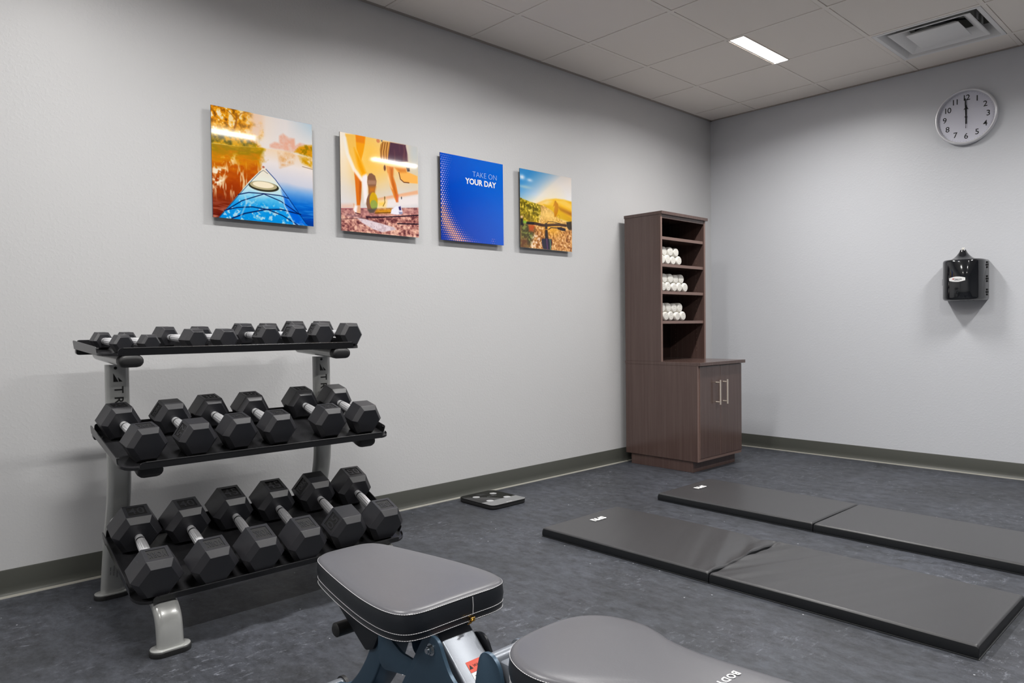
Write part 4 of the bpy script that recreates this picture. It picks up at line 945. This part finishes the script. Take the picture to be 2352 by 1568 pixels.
for x in (.13, .34):
    for y in (-2.88, -2.70):
        bm = B(); cyl(bm, (x, y, 0), 'z', .014, .0, .005, 16); rel(make('foot', bm, M_blackrub, None, 50), Sc)
text('small_print', 'FitTrack', .016, M_greyink, Sc, (.205, -2.775, .0265), (0, 1, 0), (-1, 0, 0), .0001); text('small_print', 'innovation', .010, M_white, Sc, (.375, -2.785, .0268), (0, 1, 0), (-1, 0, 0), .0001)
bm = B(); box(bm, .115, .155, -2.82, -2.765, .0263, .0264); rel(make('display_window', bm, mat('display', (48, 48, 50), .15), None, 0), Sc)

# ------------------------------------------------------------------ bench
Bn = empty('weight_bench', (2.3, -4.61, 0), 'adjustable weight bench with black padded seat and slate blue steel frame', 'bench')
def chaikin(pts, n=3):
    for _ in range(n):
        q = []
        for i in range(len(pts)):
            a = Vector(pts[i]); b = Vector(pts[(i+1) % len(pts)]); q += [a*.75+b*.25, a*.25+b*.75]
        pts = q
    return [tuple(p) for p in pts]
def outline_sym(half, yc, n=2):
    """half outline (x, half width) from one tip to the other"""
    return chaikin([(x, yc+h) for x, h in half]+[(x, yc-h) for x, h in half[::-1]], n)
def offset(pts, d):
    n = len(pts); out = []
    for i in range(n):
        a = Vector(pts[i-1]); b = Vector(pts[(i+1) % n]); t = (b-a).normalized(); out.append(Vector(pts[i])+Vector((t.y, -t.x))*d)
    return out
def area(p): return sum(p[i-1][0]*p[i][1]-p[i][0]*p[i-1][1] for i in range(len(p)))/2
def pad(name, outl, zt, th, M_t=None):
    """a stuffed pad: dark side, top with ceiling reflection put into its colour, stitched lines"""
    if area(outl) < 0: outl = outl[::-1]
    n = len(outl); c = Vector((sum(p[0] for p in outl)/n, sum(p[1] for p in outl)/n))
    T = M_t or (lambda v: v)
    bm = B(); prev = None
    lv = [(0, 0), (-.0025, .0026), (-.007, .0046), (-.016, .0062)]
    rings = [[(o.x, o.y, zt-.0085+dz) for o in offset(outl, d)] for d, dz in lv]
    last = [Vector((p[0], p[1])) for p in rings[-1]]
    for s_ in (.8, .6, .4, .2): rings.append([(c.x+(p.x-c.x)*s_, c.y+(p.y-c.y)*s_, zt-.0023+.0030*(1-s_*s_)) for p in last])
    for r in rings:
        cur = [bm.verts.new(T(Vector(p))) for p in r]
        if prev:
            for k in range(n): bm.faces.new((prev[k], prev[(k+1) % n], cur[(k+1) % n], cur[k]))
        prev = cur
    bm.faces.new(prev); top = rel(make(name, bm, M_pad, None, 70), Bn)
    bm = B(); prev = None; zb = zt-th
    for d, z in ((0, zt-.0085), (.0015, zt-.014), (.0035, zt-th*.5), (.0015, zb+.018), (.0008, zb+.015), (.0008, zb+.003), (-.002, zb), (-.02, zb)):
        cur = [bm.verts.new(T(Vector((o.x, o.y, z)))) for o in offset(outl, d)]
        if prev:
            for k in range(n): bm.faces.new((prev[k], prev[(k+1) % n], cur[(k+1) % n], cur[k]))
        prev = cur
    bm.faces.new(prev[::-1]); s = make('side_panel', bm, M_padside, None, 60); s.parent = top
    # stitching: short threads around the rim
    bm = B()
    for d, z in ((.0012, zt-.0088), (.0018, zb+.0165), (.0014, zb+.0035)):
        ring_ = [Vector((o.x, o.y, z)) for o in offset(outl, d)]; L = [0]
        for i in range(n): L.append(L[-1]+(ring_[(i+1) % n]-ring_[i]).length)
        tot = L[-1]; cnt = int(tot/.0052); 
        def at(s_):
            s_ %= tot; i = max(q for q in range(n) if L[q] <= s_) if False else int(np.searchsorted(L, s_, side='right')-1); i = min(i, n-1)
            t = (s_-L[i])/(L[i+1]-L[i]+1e-9); return ring_[i].lerp(ring_[(i+1) % n], t)
        for k in range(cnt):
            a, b = at(k*tot/cnt), at((k+.80)*tot/cnt); dr = (b-a).normalized(); sd = Vector((dr.y, -dr.x, 0))
            q = [a-sd*.0004+Vector((0, 0, -.0005)), b-sd*.0004+Vector((0, 0, -.0005)), b+sd*.0005+Vector((0, 0, 0)), a+sd*.0005, a+Vector((0, 0, .0006))-sd*.0004, b+Vector((0, 0, .0006))-sd*.0004]
            vs = [bm.verts.new(T(p)) for p in q]; bm.faces.new((vs[0], vs[1], vs[2], vs[3])); bm.faces.new((vs[3], vs[2], vs[5], vs[4]))
    st = make('stitching', bm, M_thread, None, 0); st.parent = top; st['kind'] = 'stuff'
    return top
seat_half = [(1.711, .030), (1.716, .064), (1.742, .091), (1.79, .105), (1.887, .125), (2.0, .144), (2.07, .152), (2.14, .153), (2.186, .138), (2.200, .10), (2.198, .04)]
seat = pad('seat', outline_sym(seat_half, -4.620, 3), .4585, .066)
bm = B(); tube(bm, [(2.2015, -4.588, .447), (2.2028, -4.588, .428), (2.2015, -4.588, .409)], .0009, 6); o = make('seam', bm, M_thread, None, 0); o.parent = seat
bm = B(); box(bm, 2.1985, 2.2065, -4.597, -4.585, .395, .4045, bev=.0015); tube(bm, [(2.206, -4.592, .401), (2.2095, -4.600, .396), (2.2065, -4.606, .394), (2.2045, -4.598, .396)], .0014, 6); o = make('zip_pull', bm, M_brass, None, 50); o.parent = seat; o['label'] = 'brass zip pull'
back_half = [(2.424, .03), (2.432, .082), (2.464, .124), (2.512, .146), (2.556, .150), (2.592, .140), (2.63, .124), (2.70, .118), (2.78, .126), (2.88, .138), (3.05, .146), (3.12, .138), (3.15, .09), (3.155, .03)]
backp = pad('backrest', outline_sym(back_half, -4.602, 3), .4585, .066)
text('white_lettering', 'BODYCRAFT', .0195, M_white, None, (2.784, -4.511, .4590), (0, -1, 0), (1, 0, 0), .0001, .0005, 1.15, align='LEFT'); 
o = bpy.context.scene.objects[-1] if False else [q for q in COL.objects if q.name.startswith('white_lettering')][-1]; o.parent = backp; o.matrix_parent_inverse = Matrix.Identity(4)
def plate(name, pts, y0, y1, m=M_slate, bev=.0012):
    bm = B(); prism(bm, pts, 'y', y0, y1, bev=bev); return rel(make(name, bm, m, None, 40), Bn)
def rtube(name, path, wy, wt, yc, m=M_slate):
    r = .006; sec = rounded([(-wy/2, -wt/2), (wy/2, -wt/2), (wy/2, wt/2), (-wy/2, wt/2)], r, 3); bm = sweep_xz(B(), path, sec, yc); return rel(make(name, bm, m, None, 45), Bn)
rtube('front_post', smoothpath([(1.975, .384), (1.955, .335), (1.932, .275), (1.898, .212), (1.85, .152), (1.79, .100), (1.71, .056), (1.64, .036)], 4), .075, .052, -4.622)
plate('seat_bracket', rounded([(1.738, .3915), (1.99, .3915), (1.97, .34), (1.925, .268), (1.893, .257), (1.777, .325), (1.738, .350)], .005, 3), -4.668, -4.660, M_dark)
plate('seat_bracket', rounded([(1.738, .3915), (1.99, .3915), (1.97, .34), (1.925, .268), (1.893, .257), (1.777, .325), (1.738, .350)], .005, 3), -4.584, -4.576, M_dark)
plate('seat_plate', rounded([(1.80, .384), (2.14, .384), (2.14, .3918), (1.80, .3918)], .001, 1), -4.69, -4.55, M_dark, 0)
bk = rounded([(1.957, .345), (1.985, .348), (2.01, .318), (2.05, .302), (2.15, .300), (2.15, .262), (2.07, .258), (1.972, .240), (1.955, .262)], .012, 4)
plate('curved_bracket', bk, -4.672, -4.666); plate('curved_bracket', bk, -4.578, -4.572)
tri = rounded([(2.178, .392), (2.222, .398), (2.240, .362), (2.262, .330), (2.33, .295), (2.42, .20), (2.42, .085), (1.98, .085), (2.055, .20)], [.022, .022, .02, .03, .03, .03, .01, .01, .04], 5)
plate('pivot_plate', tri, -4.700, -4.692); plate('pivot_plate', [(x, z-.03) for x, z in tri], -4.572, -4.566, M_dark)
for y_ in (-4.700,):
    s_ = -1 if y_ < -4.6 else 1
    bm = B(); cyl(bm, (2.201, y_, .368), 'y', .0125, 0, s_*.002, 24); cyl(bm, (2.201, y_, .368), 'y', .0085, s_*.002, s_*.009, 6); cyl(bm, (2.201, y_, .368), 'y', .0055, s_*.009, s_*.013, 16); rel(make('bolt', bm, M_zinc, None, 40), Bn)
rtube('seat_rail', [(2.155, .361), (2.55, .033)], .088, .055, -4.620, M_slatelit)
d = Vector((2.55-2.155, 0, .033-.361)).normalized(); up_ = Vector((-d.z, 0, d.x))*-1
nrm = Vector((-d.z, 0, d.x));
cp = Vector((2.155, -4.62, .361))+d*.093+nrm*.0279
def quad_on(name, c, du, dv, hu, hv, m, par=Bn):
    bm = B(); n = du.cross(dv); vs = []
    for k in (0, 1):
        for a, b in ((-1, -1), (1, -1), (1, 1), (-1, 1)): vs.append(bm.verts.new(c+du*a*hu+dv*b*hv+n*(.0003*k)))
    bm.faces.new(vs[4:]); bm.faces.new(vs[:4][::-1])
    for k in range(4): bm.faces.new((vs[k], vs[(k+1) % 4], vs[4+(k+1) % 4], vs[4+k]))
    return rel(make(name, bm, m, None, 0), par)
yv = Vector((0, 1, 0)); dd = -d
# label: orange header then white body, running across the rail
quad_on('warning_label', cp+yv*.012, -yv, d, .030, .012, M_orange); quad_on('warning_label', cp+yv*.012+d*.034, -yv, d, .030, .021, M_white)
tx = text('warning_text', 'WARNING', .0085, M_ink, Bn, cp+yv*.016+nrm*.0006, (0, 1, 0), tuple(-d), .0001)
bm = B(); c0 = cp-yv*.012+nrm*.0006; bm.faces.new([bm.verts.new(c0+p) for p in (yv*-.005+d*.005, yv*.005+d*.005, -d*.005)]); rel(make('warning_triangle', bm, M_ink, None, 0), Bn)
for k in range(4):
    quad_on('fine_print', cp+yv*.012+d*(.020+.009*k), -yv, d, .024-(k == 3)*.008, .0012, M_greyink).location = nrm*.0004
# round-topped clevis plates and cross tube
clv = rounded([(2.327, .365), (2.337, .402), (2.366, .408), (2.391, .390), (2.402, .34), (2.415, .26), (2.415, .11), (2.30, .11), (2.305, .26)], [.02, .025, .025, .02, .01, .01, .01, .01, .02], 5)
plate('clevis_plate', clv, -4.684, -4.676); plate('clevis_plate', clv, -4.599, -4.592)
bm = B(); tube(bm, [(2.360, -4.677, .386), (2.360, -4.604, .386)], .0165, 24); rel(make('pivot_tube', bm, M_slatelit, None, 45), Bn)
bm = B(); cyl(bm, (2.360, -4.604, .386), 'y', .022, 0, .004, 28); rel(make('end_washer', bm, M_slatelit, None, 45), Bn)
bx('backrest_rail', (2.372, 3.05, -4.668, -4.606, .335, .391), M_slatelit, Bn, bev=.006)
for x in (2.62, 2.98): bx('backrest_plate', (x-.03, x+.03, -4.70, -4.50, .388, .3925), M_dark, Bn)
bx('main_beam', (1.735, 3.22, -4.660, -4.580, .050, .110), M_slate, Bn, bev=.006)
bm = B(); tube(bm, [(3.05, -4.62, .11), (2.93, -4.62, .34)], .02, 16); rel(make('adjustment_strut', bm, M_slatelit, None, 45), Bn)
for x, L_, R_ in ((1.615, .045, .026), (3.22, .30, .030)):
    zc = R_+.006; bm = B(); tube(bm, [(x, -4.62-L_, zc), (x, -4.62+L_, zc)], R_, 20); rel(make('floor_tube', bm, M_slatelit, None, 45), Bn)
    for s_ in (-1, 1):
        bm = B(); tube(bm, [(x, -4.62+s_*L_, zc), (x, -4.62+s_*(L_+.010), zc)], R_+.005, 20); rel(make('end_cap', bm, M_blackrub, None, 45), Bn)
bm = B(); tube(bm, [(1.785, -4.690, .278), (1.785, -4.686, .278), (1.785, -4.554, .278), (1.785, -4.550, .278)], [.013, .018, .018, .013], 20); rel(make('roller_handle', bm, M_blackrub, None, 45), Bn)
plate('roller_bracket', rounded([(1.775, .275), (1.80, .272), (1.90, .30), (1.93, .33), (1.90, .34), (1.79, .302)], .006, 3), -4.640, -4.604, M_dark)
